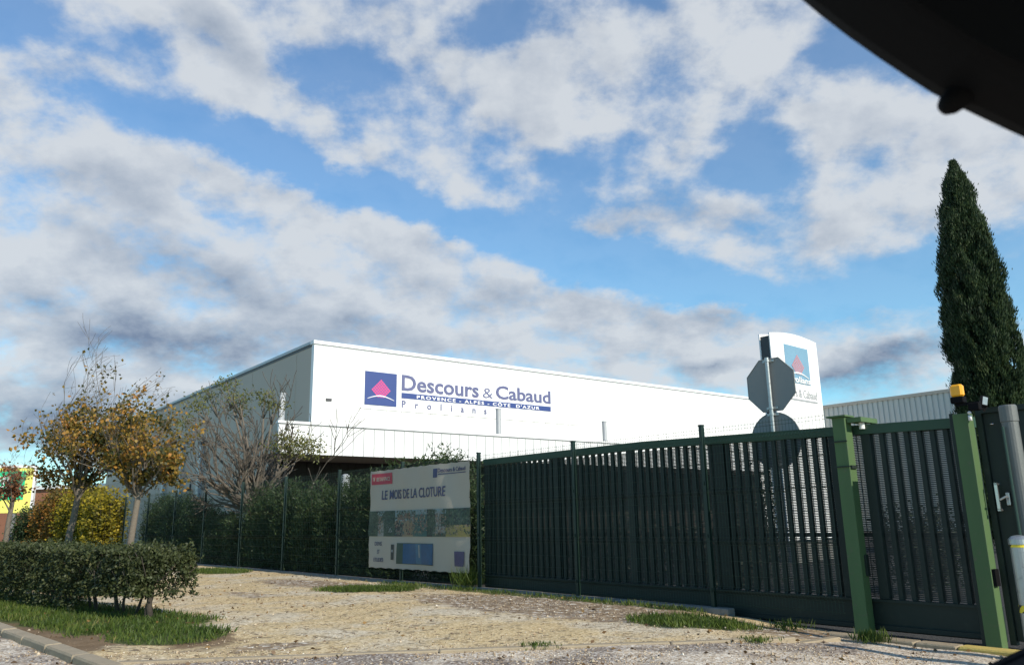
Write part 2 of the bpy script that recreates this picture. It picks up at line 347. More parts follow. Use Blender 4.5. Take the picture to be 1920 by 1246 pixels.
def build_ground():
    def axis(lo, hi, step, far):
        a = list(np.arange(lo, hi+1e-6, step)); e = []; d = step; x = hi
        while x < far: d *= 1.5; x += d; e.append(x)
        g = []; d = step; x = lo
        while x > -far: d *= 1.5; x -= d; g.append(x)
        return np.array(g[::-1]+a+e)
    xs = axis(-14, 8, .12, 3000); ys = axis(6.5, 28, .12, 3000)
    X, Y = np.meshgrid(xs, ys); Z = ground_z(X, Y)
    near = (np.abs(X) < 20)*(Y > 5)*(Y < 30)
    Z = Z + near*(.008*np.sin(X*2.1+Y*1.3)+.006*np.sin(X*5.3-Y*4.1))
    s, o = fence_ab(X, Y)
    ny, nx = X.shape
    v = np.stack([X, Y, Z], -1).reshape(-1, 3)
    i = np.arange(ny*nx).reshape(ny, nx)
    f = np.stack([i[:-1, :-1], i[:-1, 1:], i[1:, 1:], i[1:, :-1]], -1).reshape(-1, 4)
    # region masks
    bed, gp, strip, far = grass_mask(X, Y)
    d_edge = poly_sd(X, Y, [(-30, 8.0)]+EDGE+[(4.3, 9.6), (9, 4.2)])
    yedge = np.interp(X, [p[0] for p in EDGE], [p[1] for p in EDGE])
    road = (Y < yedge).astype(float)
    kerb_left = ((X+4.40)*0.724+(Y-8.30)*0.69 < .05) & (X < -3.8)
    road = np.where(X < -3.8, kerb_left.astype(float), road)
    yard = smoothstep(o, -.02, .12)
    brown = (1-smoothstep(ell(X, Y, 0.4, 12.9, 3.6, 1.25, -42), .45, 1.15))+.75*(1-smoothstep(ell(X, Y, -4.3, 18.2, 3.4, .9, -45), .4, 1.1))+.8*(1-smoothstep(ell(X, Y, 3.3, 10.2, .9, .7, -40), .4, 1.2))
    brown = brown+.7*(1-smoothstep(ell(X, Y, -2.7, 9.25, .75, .35, 70), .3, 1.1))+.45*(1-smoothstep(ell(X, Y, -5.2, 16.0, 1.6, .5, -45), .3, 1.1))
    brown = np.clip(brown, 0, 1)
    dirt = np.clip(np.maximum.reduce([bed*.8, far*.8])+.55*(1-smoothstep(ell(X, Y, -3.5, 9.5, .9, .6, 0), .3, 1.2)), 0, 1)
    dirt = np.maximum(dirt, ((X < -3.9) & (road < .5) & (o < 0)).astype(float)*smoothstep(-X, 4.0, 5.0)*.95*(1-smoothstep(hedge_ab(X, Y)[1], -.6, .1)))
    dirt = np.where(yard > .5, 0, dirt)
    green = np.clip(np.maximum.reduce([bed*.9, gp, strip*.8, far*.9]), 0, 1)
    me = bpy.data.meshes.new('ground'); me.from_pydata(v.tolist(), [], f.tolist()); me.update()
    for nm, ch in (('region_a', (road, yard, brown)), ('region_b', (dirt, green, np.clip(strip+gp, 0, 1)))):
        ca = me.color_attributes.new(nm, 'FLOAT_COLOR', 'POINT')
        ca.data.foreach_set('color', np.stack([c.ravel() for c in ch]+[np.ones(X.size)], -1).astype(np.float32).ravel())
    m, T, out = new_mat('ground_gravel')
    tc = T.n('ShaderNodeTexCoord').outputs['Object']
    def att(nm):
        a = T.n('ShaderNodeVertexColor', layer_name=nm); sp = T.n('ShaderNodeSeparateColor'); T.put(sp.inputs[0], a.outputs[0]); return sp.outputs
    ra = att('region_a'); rb = att('region_b')
    vo = T.n('ShaderNodeTexVoronoi'); T.put(vo.inputs['Vector'], tc); vo.inputs['Scale'].default_value = 42
    vo2 = T.n('ShaderNodeTexVoronoi'); T.put(vo2.inputs['Vector'], tc); vo2.inputs['Scale'].default_value = 17
    sv = T.n('ShaderNodeSeparateColor'); T.put(sv.inputs[0], vo.outputs['Color'])
    sv2 = T.n('ShaderNodeSeparateColor'); T.put(sv2.inputs[0], vo2.outputs['Color'])
    big = T.noise(tc, .55, 5, .6); mid = T.noise(tc, 3.0, 5, .65); fin = T.noise(tc, 30, 4, .7)
    sand = T.ramp(sv.outputs[0], [(0, (.26, .18, .09)), (.2, (.50, .375, .20)), (.7, (.60, .465, .26)), (1, (.70, .58, .37))])
    pale = T.ramp(sv.outputs[0], [(0, (.38, .31, .21)), (.5, (.58, .50, .36)), (1, (.70, .63, .50))])
    c = T.mix(T.smooth(T.m('ADD', big, T.m('MULTIPLY', mid, .25)), .56, .76), sand, pale)
    brn = T.ramp(sv2.outputs[1], [(0, (.10, .07, .05)), (.55, (.22, .155, .11)), (.8, (.34, .27, .20)), (.93, (.62, .58, .52)), (1, (.75, .72, .68))])
    bm = T.smooth(T.m('ADD', ra[2], T.m('MULTIPLY', T.m('SUBTRACT', mid, .5), 1.5)), .12, .60)
    c = T.mix(bm, c, T.mix(.18, brn, c))
    # scattered dark crumbs
    crumbs = T.m('MULTIPLY', T.smooth(sv2.outputs[2], .86, .90), T.smooth(mid, .35, .55))
    c = T.mix(T.m('MULTIPLY', crumbs, .8), c, (.13, .095, .06))
    mot = T.noise(T.vm('MULTIPLY', tc, (1, .5, 1)), 7.0, 6, .75)
    c = T.mix(T.m('MULTIPLY', T.smooth(mot, .52, .70), .5), c, (.24, .18, .11))
    # road in front of the edging: worn asphalt with loose chippings
    rd = T.mix(T.smooth(T.m('ADD', big, T.m('MULTIPLY', mid, .3)), .58, .70), T.ramp(sv.outputs[1], [(0, (.12, .10, .085)), (.5, (.26, .21, .17)), (.8, (.38, .32, .26)), (1, (.66, .62, .56))]), T.ramp(sv.outputs[1], [(0, (.34, .27, .20)), (.5, (.54, .45, .34)), (1, (.78, .72, .62))]))
    c = T.mix(T.smooth(ra[0], .3, .7), c, rd)
    yd = T.ramp(fin, [(.3, (.035, .035, .035)), (.7, (.075, .072, .068))])
    c = T.mix(T.smooth(ra[1], .3, .7), c, yd)
    dr = T.ramp(T.m('ADD', T.m('MULTIPLY', mid, .6), T.m('MULTIPLY', fin, .4)), [(.3, (.10, .065, .035)), (.55, (.21, .145, .085)), (.75, (.36, .28, .18))])
    dm = T.smooth(T.m('ADD', rb[0], T.m('MULTIPLY', T.m('SUBTRACT', mid, .5), 1.6)), .30, .75)
    c = T.mix(dm, c, dr)
    gr = T.ramp(fin, [(.3, (.03, .05, .012)), (.7, (.09, .13, .03))])
    gm = T.smooth(T.m('ADD', rb[1], T.m('MULTIPLY', T.m('SUBTRACT', mid, .5), .9)), .45, .75)
    c = T.mix(T.m('MULTIPLY', gm, .85), c, gr)
    b = T.n('ShaderNodeBsdfPrincipled'); b.inputs['Roughness'].default_value = .95; b.inputs['Specular IOR Level'].default_value = .15
    T.put(b.inputs['Base Color'], c)
    bn = T.n('ShaderNodeBump'); bn.inputs['Strength'].default_value = .6; bn.inputs['Distance'].default_value = .010
    T.put(bn.inputs['Height'], T.m('ADD', T.m('MULTIPLY', vo.outputs['Distance'], 1.0), T.m('ADD', T.m('MULTIPLY', fin, 1.0), T.m('MULTIPLY', vo2.outputs['Distance'], .6))))
    T.put(b.inputs['Normal'], bn.outputs[0]); m.node_tree.links.new(b.outputs[0], out.inputs[0])
    me.materials.append(m)
    me.polygons.foreach_set('use_smooth', [True]*len(me.polygons))
    g = bpy.data.objects.new('ground', me); COL.objects.link(g); g['kind'] = 'structure'
build_ground()

def stones():
    """loose chippings lying on the gravel"""
    N = 17000
    x = rng.uniform(-6.5, 5.2, N*2); y = 7.2+rng.uniform(0, 1, N*2)**1.7*14
    s, o = fence_ab(x, y); keep = (o < -.15)
    bed, gp, strip, far = grass_mask(x, y)
    keep &= (bed < .4)
    dens = .35+.65*np.clip((1-smoothstep(ell(x, y, .4, 12.9, 3.6, 1.3, -42), .5, 1.2))+(y < 9), 0, 1)
    keep &= rng.uniform(size=len(x)) < dens
    x, y = x[keep][:N], y[keep][:N]; n = len(x)
    r = rng.uniform(.005, .013, n)*np.where(rng.uniform(size=n) < .04, 2.0, 1); z = ground_z(x, y)+r*.35
    base = np.array([(1, 0, 0), (0, 1, 0), (-1, 0, 0), (0, -1, 0), (0, 0, .75), (0, 0, -.6)], float)
    th = rng.uniform(0, 6.28, n); c, s_ = np.cos(th), np.sin(th)
    P = base[None]*rng.uniform(.7, 1.3, (n, 6, 1))
    Q = np.stack([P[..., 0]*c[:, None]-P[..., 1]*s_[:, None]*.7, P[..., 0]*s_[:, None]+P[..., 1]*c[:, None]*.7, P[..., 2]], -1)*r[:, None, None]
    V = Q+np.stack([x, y, z], -1)[:, None]
    tri = np.array([(0, 1, 4), (1, 2, 4), (2, 3, 4), (3, 0, 4), (1, 0, 5), (2, 1, 5), (3, 2, 5), (0, 3, 5)])
    F_ = (tri[None]+(np.arange(n)*6)[:, None, None]).reshape(-1, 3)
    m, T, out = new_mat('chipping'); g = T.n('ShaderNodeNewGeometry')
    b = T.n('ShaderNodeBsdfPrincipled'); b.inputs['Roughness'].default_value = .9
    T.put(b.inputs['Base Color'], T.ramp(g.outputs['Random Per Island'], [(0, (.13, .09, .06)), (.35, (.30, .22, .15)), (.7, (.48, .38, .25)), (.93, (.58, .49, .37)), (1, (.70, .65, .56))]))
    m.node_tree.links.new(b.outputs[0], out.inputs[0])
    me = bpy.data.meshes.new('gravel'); me.from_pydata(V.reshape(-1, 3).tolist(), [], F_.tolist()); me.materials.append(m)
    o_ = bpy.data.objects.new('gravel', me); COL.objects.link(o_)
    tag(o_, 'loose pale and brown stone chippings scattered over the parking ground', 'gravel', kind='stuff')
stones()

def kerbs():
    # flush stone edging
    mb = MB(); pts = EDGE
    acc = 0
    for (x0, y0), (x1, y1) in zip(pts[:-1], pts[1:]):
        L = math.hypot(x1-x0, y1-y0); n = max(1, round(L/1.0)); d = np.array([(x1-x0)/L, (y1-y0)/L]); F = Frame((x0, y0), d, (-d[1], d[0]))
        for k in range(n):
            z = float(ground_z(x0+d[0]*L*(k+.5)/n, y0+d[1]*L*(k+.5)/n)); w = random.uniform(-.008, .008)
            mb.box(F, L*k/n+.006, L*(k+1)/n-.006, -.05+w, .06+w, z-.1, z+.026+random.uniform(-.008, .008), ch=.012)
    obj('kerb', mb, M['concrete'])['kind'] = 'structure'
    # raised kerb at the roadside on the left
    d = np.array([-.69, .724]); F = Frame((-4.40, 8.30), d, (.724, .69)); mb = MB()
    a = -3.0
    for k in range(18):
        L = 1.0
        top = .085
        mb.box(F, a+.006, a+L-.006, -.0, .18, -.1, top+random.uniform(-.004, .004), ch=.02); a += L
    obj('kerb_raised', mb, M['concrete'])['kind'] = 'structure'
    # plinth under the wire fence and in front of the gate
    mb = MB(); a = -.35
    while a < 46:
        L = 2.0; w = random.uniform(-.006, .006)
        mb.box(FEN, a+.004, a+L-.004, -.12+w, .06+w, -.3, .045+w*.6, ch=.012); a += L
    obj('kerb_plinth', mb, M['darkconc'])['kind'] = 'structure'
    mb = MB()
    for a0, a1, mi in ((-2.35, -1.9, 0), (-3.0, -2.36, 0), (-3.45, -3.01, 0), (-4.15, -3.46, 1), (-6.5, -4.16, 1)):
        mb.box(FEN, a0, a1, -.42, -.20, -.35, -.105, mi, ch=.015)
    obj('kerb_gate', mb, [M['concrete'], M['yellowkerb']])['kind'] = 'structure'
kerbs()

# ------------------------------------------------------------------ text
def text_mb(body, F, a0, a1, z0, z1, b, depth=.012, offset=0.0, spacing=1.0, mi=0, mb=None, flip=False, shear=0):
    cu = bpy.data.curves.new('t', 'FONT'); cu.body = body; cu.offset = offset; cu.space_character = spacing; cu.resolution_u = 3; cu.shear = shear
    o = bpy.data.objects.new('t', cu); COL.objects.link(o)
    dg = bpy.context.evaluated_depsgraph_get(); me = bpy.data.meshes.new_from_object(o.evaluated_get(dg))
    v = np.array([x.co[:] for x in me.vertices]); f = [tuple(p.vertices) for p in me.polygons]
    bpy.data.objects.remove(o); bpy.data.curves.remove(cu); bpy.data.meshes.remove(me)
    mn, mx = v.min(0), v.max(0)
    u = (v[:, 0]-mn[0])/(mx[0]-mn[0]); w = (v[:, 1]-mn[1])/(mx[1]-mn[1])
    if mb is None: mb = MB()
    n = len(v)
    P0 = [F(a0+(a1-a0)*float(x), b, z0+(z1-z0)*float(y)) for x, y in zip(u, w)]
    P1 = [F(a0+(a1-a0)*float(x), b-depth, z0+(z1-z0)*float(y)) for x, y in zip(u, w)]
    # border edges give the letters their thickness
    cnt = {}
    for t in f:
        for i in range(len(t)):
            e = (t[i], t[(i+1) % len(t)]); cnt[e] = cnt.get(e, 0)+1
    sides = [(e[1], e[0], e[0]+n, e[1]+n) for e in cnt if (e[1], e[0]) not in cnt]
    mb.add(P0+P1, f+sides, mi); return mb
def emblem(F, a0, a1, z0, z1, b, msq, mpk, mbg, mw, parent, swoosh=True):
    W, Hh = a1-a0, z1-z0; ca = a0+.50*W; cz = z0+.46*Hh; r = .30*min(W, Hh)*1.1
    sq = MB().box(F, a0, a1, b-.03, b, z0, z1); obj('emblem_panel', sq, msq, parent)
    bg = MB().prism(F, [(ca-r, cz), (ca-.30*r, cz-.70*r), (ca+.30*r, cz-.70*r), (ca+r, cz), (ca, cz+r)], b-.02, b+.008)
    obj('diamond', bg, mbg, parent)
    dd = MB(); n = 7; st = r/n
    for i in range(n):
        for j in range(n):
            x = (i-j)*st; z = (i+j-(n-1))*st
            if z < -.66*r and abs(x) < .6*r or z < -.7*r: continue
            q = st*.70; dd.prism(F, [(ca+x-q, cz+z), (ca+x, cz+z-q), (ca+x+q, cz+z), (ca+x, cz+z+q)], b, b+.014)
    obj('diamond_dots', dd, mpk, parent)
    ar = MB(); top = []; bot = []
    for k in range(17):
        t = k/16; x = a0+W*(.08+.84*t); zc = z0+Hh*(.17+.115*math.sin(math.pi*(t*.95+.04))); th = Hh*.016*(1-.75*abs(2*t-1))+.004
        top.append((x, zc+th)); bot.append((x, zc-th))
    for k in range(16):
        ar.prism(F, [bot[k], bot[k+1], top[k+1], top[k]], b, b+.016)
    obj('arc', ar, mw, parent)

# ------------------------------------------------------------------ warehouse
def warehouse():
    loc = BLD(0, 0, 0); r = root('warehouse', loc, 'large flat-roofed white warehouse with a sunlit front and a grey shaded side', 'warehouse')
    mb = MB(); mb.box(BLD, 0, 60, -.3, 0, 0, 9.95)
    a = .45
    while a < 60:
        mb.box(BLD, a, a+.03, 0, .012, 5.2, 9.90, 1); a += .9
    mb.box(BLD, .02, 59.9, 0, .02, 9.90, 9.95, 2)  # grey strip painted as the shadow line under the coping
    obj('front_wall', mb, [M['white'], M['seam'], M['grey']], r)
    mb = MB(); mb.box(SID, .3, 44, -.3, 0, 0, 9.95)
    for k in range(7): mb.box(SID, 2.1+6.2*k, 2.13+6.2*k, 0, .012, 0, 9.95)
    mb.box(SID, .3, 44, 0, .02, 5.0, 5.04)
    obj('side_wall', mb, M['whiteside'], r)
    mb = MB(); mb.box(BLD, .02, 59.98, -44, -.3, 9.3, 9.6); mb.box(SID, 43.7, 44, -59, -.3, 0, 9.95)
    obj('roof', mb, M['grey'], r)
    mb = MB(); mb.box(BLD, -.06, 60, -.36, .07, 9.95, 10.12)
    obj('front_coping', mb, M['white'], r)
    mb = MB(); mb.box(SID, .37, 44.1, -.36, .07, 9.97, 10.115); mb.box(SID, .3, 44, -.31, .025, 9.85, 9.97, 1)
    obj('side_coping', mb, [M['grey'], M['darkgrey']], r)
    # canopy / loading volume that wraps the corner
    mb = MB(); mb.box(BLD, -3.6, 34, 4.85, 5.0, 4.08, 5.30)
    a = -3.3
    while a < 34: mb.box(BLD, a, a+.045, 5.0, 5.012, 4.09, 5.25, 1); a += .5
    mb.box(BLD, -3.58, 33.9, 5.0, 5.015, 5.25, 5.30, 1)
    fa = obj('fascia', mb, [M['white'], M['seamdark']], r)
    mb = MB(); mb.box(BLD, -3.66, 34, 4.78, 5.07, 5.30, 5.40); obj('fascia_coping', mb, M['white'], r)
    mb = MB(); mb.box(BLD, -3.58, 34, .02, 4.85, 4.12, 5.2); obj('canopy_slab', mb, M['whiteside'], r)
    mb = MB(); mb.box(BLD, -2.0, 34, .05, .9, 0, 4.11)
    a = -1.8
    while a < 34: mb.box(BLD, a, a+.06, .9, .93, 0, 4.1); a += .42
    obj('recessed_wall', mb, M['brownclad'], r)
    for a, top in ((-3.30, 6.55), (7.95, 6.70), (15.35, 6.52)):
        mb = MB(); p = [BLD(a, 4.45, 5.2), BLD(a, 4.45, top)]
        mb.tube(p, .13, 14); mb.tube([BLD(a, 4.45, top), BLD(a, 4.45, top+.05)], .15, 14)
        obj('vent_pipe', mb, M['grey'], r, smooth=False)
    mb = MB(); mb.box(BLD, .70, 1.0, 0, .06, 7.16, 7.29); obj('vent_grille', mb, M['darkgrey'], r)
    for s in (16.2, 20.3, 24.3):
        mb = MB(); mb.box(SID, s, s+.55, 0, .22, 0, 6.35, 0); mb.box(SID, s-.03, s+.58, 0, .26, 6.35, 6.6, 1)
        obj('pilaster', mb, [M['grey'], M['darkgrey']], r)
    mb = MB(); mb.box(SID, 18.3, 18.75, 0, .35, 3.55, 3.7); mb.box(SID, 18.4, 18.5, 0, .1, 3.7, 4.0); obj('wall_lamp', mb, M['darkgrey'], r)
    # sign on the front wall
    s = root('wall_sign', BLD(9, .05, 7), 'wide white company sign with blue emblem and slate lettering on the warehouse front', 'sign')
    b = .075
    mb = MB(); mb.box(BLD, 2.45, 17.6, .02, .05, 6.93, 9.05); obj('backboard', mb, M['white'], s)
    mb = MB()
    for k in range(38): mb.box(BLD, 2.6+.4*k, 2.66+.4*k, .05, .058, 6.97, 7.0)
    obj('rivets', mb, M['grey'], s)
    emblem(BLD, 2.78, 4.62, 7.14, 8.86, b+.012, M['blue'], M['pink'], M['pinkdark'], M['signwhite'], s)
    mb = text_mb('Descours', BLD, 4.93, 9.92, 8.02, 8.87, b, offset=.022)
    text_mb('&', BLD, 10.20, 10.90, 8.06, 8.62, b, offset=-.008, mb=mb)
    text_mb('Cabaud', BLD, 11.12, 15.26, 8.07, 8.86, b, offset=.022, mb=mb)
    obj('lettering', mb, M['lettergrey'], s)
    mb = MB(); mb.box(BLD, 4.93, 15.25, .045, b, 7.62, 7.91); st = obj('strip', mb, M['blue'], s)
    mb = text_mb("PROVENCE - ALPES - CÔTE  D'AZUR", BLD, 5.85, 14.35, 7.66, 7.885, b+.012, offset=.022, spacing=1.3)
    obj('strip_lettering', mb, M['signwhite'], st)
    mb = text_mb('Prolians', BLD, 4.95, 10.45, 7.13, 7.50, b, offset=.018, spacing=3.2)
    obj('small_lettering', mb, M['lettergrey'], s)
    return r
warehouse()

def ribbed_wing():
    W = Frame((25.78, 66.07), BV, -BU)     # along towards us, out to the left
    r = root('ribbed_building', W(0, 0, 0), 'long pale grey building clad in vertical ribs behind the gate', 'building')
    mb = MB(); a = 0
    prof = []
    while a < 46:
        prof += [(a, 0), (a+.24, 0), (a+.28, -.06), (a+.38, -.06), (a+.42, 0)]; a += .42
    vs = [W(p[0], p[1], z) for z in (0, 9.9) for p in prof]; n = len(prof)
    mb.add(vs, [(i, i+1, n+i+1, n+i) for i in range(n-1)])
    obj('ribbed_wall', mb, M['wing'], r)
    mb = MB(); mb.box(W, -.1, 46, -.4, .10, 9.9, 10.14); obj('coping', mb, M['whiteside'], r)
    mb = MB(); mb.box(W, 0, 45.9, -20, -.4, 9.5, 9.8); mb.box(W, 45.9, 46.1, -20, 0, 0, 9.9); mb.box(W, 0, 45.9, -20.2, -20, 0, 9.9); obj('roof', mb, M['grey'], r)
ribbed_wing()

def totem():
    U = vec2(47.8); F = Frame((6.88, 22.0), U, (U[1]*1.0, -U[0]*1.0))   # b out towards us/right
    r = root('totem_sign', F(2.3, 0, 0), 'tall white totem sign with curved top and faded blue emblem', 'sign')
    def top(a): t = (a-.92)/2.8; return 6.53+.11*math.sin(math.pi*t)+.06*t
    n = 14; out = [(.92, .6)]+[(3.72, .6)]+[(.92+2.8*(1-k/n), top(.92+2.8*(1-k/n))) for k in range(n+1)]
    mb = MB().prism(F, out, -.03, 0); mb.prism(F, out, -.36, -.33); obj('panel', mb, M['signwhite'], r)
    mb = MB().box(F, .96, 1.02, -.33, -.03, .6, 6.45); mb.box(F, 3.60, 3.66, -.33, -.03, .6, 6.35); obj('side_cheek', mb, M['darkgrey'], r)
    mb = MB().box(F, 1.1, 3.5, -.3, -.06, -.1, .62); obj('base', mb, M['darkconc'], r)
    emblem(F, 1.68, 3.09, 5.15, 6.29, .012, M['fadedblue'], M['fadedred'], M['fadedblue'], M['signwhite'], r)
    mb = text_mb('Prolians', F, 1.78, 3.06, 5.17, 5.36, .03, offset=.02); obj('emblem_lettering', mb, M['signwhite'], r)
    mb = text_mb('Descours & Cabaud', F, 1.15, 3.40, 4.73, 4.98, .012); mb.box(F, 1.15, 3.40, .001, .012, 4.62, 4.67); obj('lettering', mb, M['grey'], r)
totem()

# ------------------------------------------------------------------ far left: shop sign and low building
def far_left():
    U = vec2(-100); N_ = np.array([-U[1], U[0]]); N_ = N_ if N_@np.array([0, -1]) > 0 else -N_
    G = Frame((-30.1, 50.0), U, N_)
    r = root('shop_sign', G(3, 0, 0), 'big yellow and green shop sign board half hidden by the smallest tree', 'sign')
    ye = pmat('sign_yellow', (.85, .82, .18), .5, var=.05); gn = pmat('sign_green', (.02, .55, .25), .5, var=.05); gy = pmat('post_grey', (.2, .2, .2), .5)
    mb = MB().box(G, 0, 6.5, -.25, 0, 2.3, 5.05); bd = obj('board', mb, ye, r)
    mb = MB().box(G, .45, 6.4, 0, .03, 3.10, 4.85); obj('green_panel', mb, gn, r)
    mb = MB().box(G, .46, 6.4, .03, .04, 3.86, 3.93); mb.box(G, .46, 6.4, .03, .04, 3.70, 3.74); mb.box(G, -.03, 6.53, -.28, .03, 5.05, 5.2); mb.box(G, -.12, 0, -.28, .03, 2.3, 5.2)
    obj('trim', mb, M['signwhite'], r)
    GM = Frame(G(6.5, 0, 0)[:2], -U, N_)
    mb = text_mb('OR', GM, 3.95, 5.30, 4.02, 4.60, .045, depth=.02, offset=.03, shear=.15); obj('lettering', mb, M['signwhite'], r)
    mb = MB()
    for a in (.8, 5.7): mb.box(G, a, a+.2, -.24, -.05, 0, 2.3)
    obj('post', mb, gy, r)
    U2 = vec2(-75); N2 = np.array([U2[1], -U2[0]]); N2 = N2 if N2[1] < 0 else -N2
    K = Frame((-34.0, 74.0), U2, N2)
    r = root('brick_building', K(8, 0, 0), 'low distant brick building with a white roof edge behind the autumn trees', 'building')
    br = pmat('brick', (.30, .13, .075), .85, var=.25, vscale=2)
    obj('wall', MB().box(K, 0, 26, -8, 0, 0, 5.0), br, r); obj('roof_edge', MB().box(K, -.3, 26.3, -8.3, .3, 5.0, 5.35), M['white'], r)
far_left()

# ------------------------------------------------------------------ wire fence
def wire_fence():
    r = root('wire_fence', FEN(10, 0, 0), 'long green welded wire fence with square posts along the gravel', 'fence')
    pos = [-2.02, -.04, 2.72, 5.45, 8.30, 11.3, 14.5, 17.7, 21.0, 24.2, 27.6, 31.0, 34.4, 38.0, 42.0]
    pm = MB(); pm.box(FEN, -.03, .03, -.04, .03, 0.0, 2.62, ch=.006); pm.box(FEN, -.034, .034, -.044, .034, 2.62, 2.645)
    for z in (.25, 1.0, 1.75, 2.4): pm.box(FEN, -.012, .012, -.056, -.04, z, z+.05)
    p0 = obj('post', pm, M['fpost'], r)
    for s in pos[2:]:
        c = p0.copy(); COL.objects.link(c); c.parent = r; d = FD*(s-pos[1]); c.location = (d[0], d[1], 0)
    first = True
    d = FD*pos[1]; p0.location = (d[0], d[1], 0)
    for c in [o for o in r.children if o is not p0]: c.location = (c.location[0]+d[0], c.location[1]+d[1], 0)
    for s0, s1 in zip(pos[:-1], pos[1:]):
        mb = MB(); near = s0 < 9; step = .05 if near else .10; wr = .0026 if near else .003
        zt = 2.60; zs = []
        folds = [.28, .95, 1.65, 2.36]
        # profile of a vertical wire with four V folds
        prof = [(.08, 0)]
        for f in folds: prof += [(f-.05, 0), (f, -.05), (f+.05, 0)]
        prof.append((zt, 0))
        a = s0+.03
        while a < s1-.02:
            mb.tube([FEN(a, b, z) for z, b in prof], wr, 3, cap=False); a += step
        hz = [.1]+[z for f in folds for z in (f-.05, f+.05)]+[.48, .68, 1.15, 1.35, 1.5, 1.86, 2.06, 2.2, 2.52, 2.57]
        for z in hz: mb.tube([FEN(s0, -.004, z), FEN(s1, -.004, z)], wr*1.15, 3, cap=False)
        for f in folds: mb.tube([FEN(s0, -.052, f), FEN(s1, -.052, f)], wr*1.15, 3, cap=False)
        obj('mesh_panel', mb, M['wire'], r)
wire_fence()

# ------------------------------------------------------------------ banner on the fence
def banner():
    a0, a1, z0, z1 = 9.52, 5.62, .29, 2.50
    BF = Frame(FEN(a0, 0, 0)[:2], -FD, -FN)      # along to the right, b out towards us
    W = a1-a0; Wd = abs(W)
    r = root('banner', BF(Wd/2, .07, z0), 'white printed banner with a red label and fence pictures tied to the wire fence', 'banner')
    cloth = pmat('banner_vinyl', (.42, .37, .30), .55, var=.05, vscale=2)
    def wob(a, z): return .022*math.sin(a*2.3+z*1.1)+.011*math.sin(a*5.1+z*3)+.004*math.sin(a*9-z*5)
    def edge(a, z):   # scalloped edges between the ties
        return .018*abs(math.sin(a*math.pi/.36))
    nx, nz = 130, 76; vs = []; fs = []
    for j in range(nz+1):
        for i in range(nx+1):
            t, q = i/nx, j/nz; a = Wd*t; z = z0+(z1-z0)*q
            z += (edge(a, z)*(-1 if j == nz else (1 if j == 0 else 0))); aa = a+(.02*abs(math.sin(z*math.pi/.4))*(1 if i == 0 else (-1 if i == nx else 0)))
            vs.append(BF(aa, .115+wob(a, z), z))
    for j in range(nz):
        for i in range(nx): k = j*(nx+1)+i; fs.append((k, k+1, k+nx+2, k+nx+1))
    n = len(vs); vs2 = vs+[tuple(np.array(v)+np.array([FN[0], FN[1], 0])*.003) for v in vs]
    mb = MB().add(vs2, fs+[tuple(n+i for i in reversed(f)) for f in fs])
    obj('cloth', mb, cloth, r, smooth=True)
    class WF:      # lays a print on the rippled cloth
        def __call__(s, a, b, z): return BF(a, .115+wob(a, z)+b, z)
    P = WF()
    def quad(mb, x0, x1, y0, y1, mi=0, b=.004, skew=0):
        b += .003
        n_ = max(1, int(abs(x1-x0)/.03)+1)
        for k in range(n_):
            u0 = x0+(x1-x0)*k/n_; u1 = x0+(x1-x0)*(k+1)/n_
            m_ = max(1, int(abs(y1-y0)/.05))
            for j in range(m_):
                v0 = y0+(y1-y0)*j/m_; v1 = y0+(y1-y0)*(j+1)/m_; e0, e1 = skew*j/m_, skew*(j+1)/m_
                q = [P(Wd*u0+e0, b, z0+(z1-z0)*v0), P(Wd*u1+e0, b, z0+(z1-z0)*v0), P(Wd*u1+e1, b, z0+(z1-z0)*v1), P(Wd*u0+e1, b, z0+(z1-z0)*v1)]
                mb.add(q, [(0, 1, 2, 3)], mi)
    X = lambda t: Wd*t
    Zz = lambda t: z0+(z1-z0)*t
    red = pmat('label_red', (.42, .045, .07), .5, var=.05)
    mb = MB(); quad(mb, .02, .235, .85, .965); obj('red_label', mb, red, r)
    inkd = pmat('banner_ink', (.05, .055, .13), .5)
    mb = text_mb('BETAFENCE', P, X(.075), X(.215), Zz(.885), Zz(.925), .016, depth=.003, offset=.008)
    text_mb('W', P, X(.035), X(.06), Zz(.885), Zz(.93), .016, depth=.003, mb=mb)
    obj('label_lettering', mb, cloth, r)
    mb = text_mb('LE MOIS DE LA CLOTURE', P, X(.14), X(.79), Zz(.69), Zz(.785), .014, depth=.003, offset=.008)
    obj('heading', mb, inkd, r); mb = MB()
    text_mb('DEVIS', P, X(.07), X(.15), Zz(.225), Zz(.265), .014, depth=.003, mb=mb)
    text_mb('ET', P, X(.10), X(.125), Zz(.145), Zz(.185), .014, depth=.003, mb=mb)
    text_mb('ETUDES', P, X(.065), X(.165), Zz(.065), Zz(.105), .014, depth=.003, mb=mb)
    obj('side_text', mb, inkd, r); mb = MB()
    text_mb('Descours & Cabaud', P, X(.725), X(.965), Zz(.915), Zz(.955), .014, depth=.003, mb=mb, offset=.01)
    quad(mb, .725, .965, .895, .903); quad(mb, .68, .718, .87, .955)
    obj('small_logo', mb, inkd, r)
    cols = {'tree': (.035, .06, .04), 'sky': (.20, .27, .28), 'wood': (.26, .19, .12), 'dkwood': (.035, .03, .028), 'teal': (.035, .10, .095), 'pale': (.25, .25, .235), 'flower': (.27, .22, .07), 'hill': (.05, .08, .06), 'blue': (.016, .075, .17), 'blue2': (.04, .13, .22), 'purple': (.07, .055, .12), 'dark': (.02, .02, .022), 'green': (.06, .085, .05), 'green2': (.10, .12, .085), 'stone': (.17, .16, .14), 'redroof': (.20, .10, .08)}
    ks = list(cols); pm = [pmat('print_'+k, c, .5, var=.45, vscale=9) for k, c in cols.items()]
    ix = {k: i for i, k in enumerate(ks)}
    mb = MB(); B = .005
    B = .010; y0, y1 = .32, .575
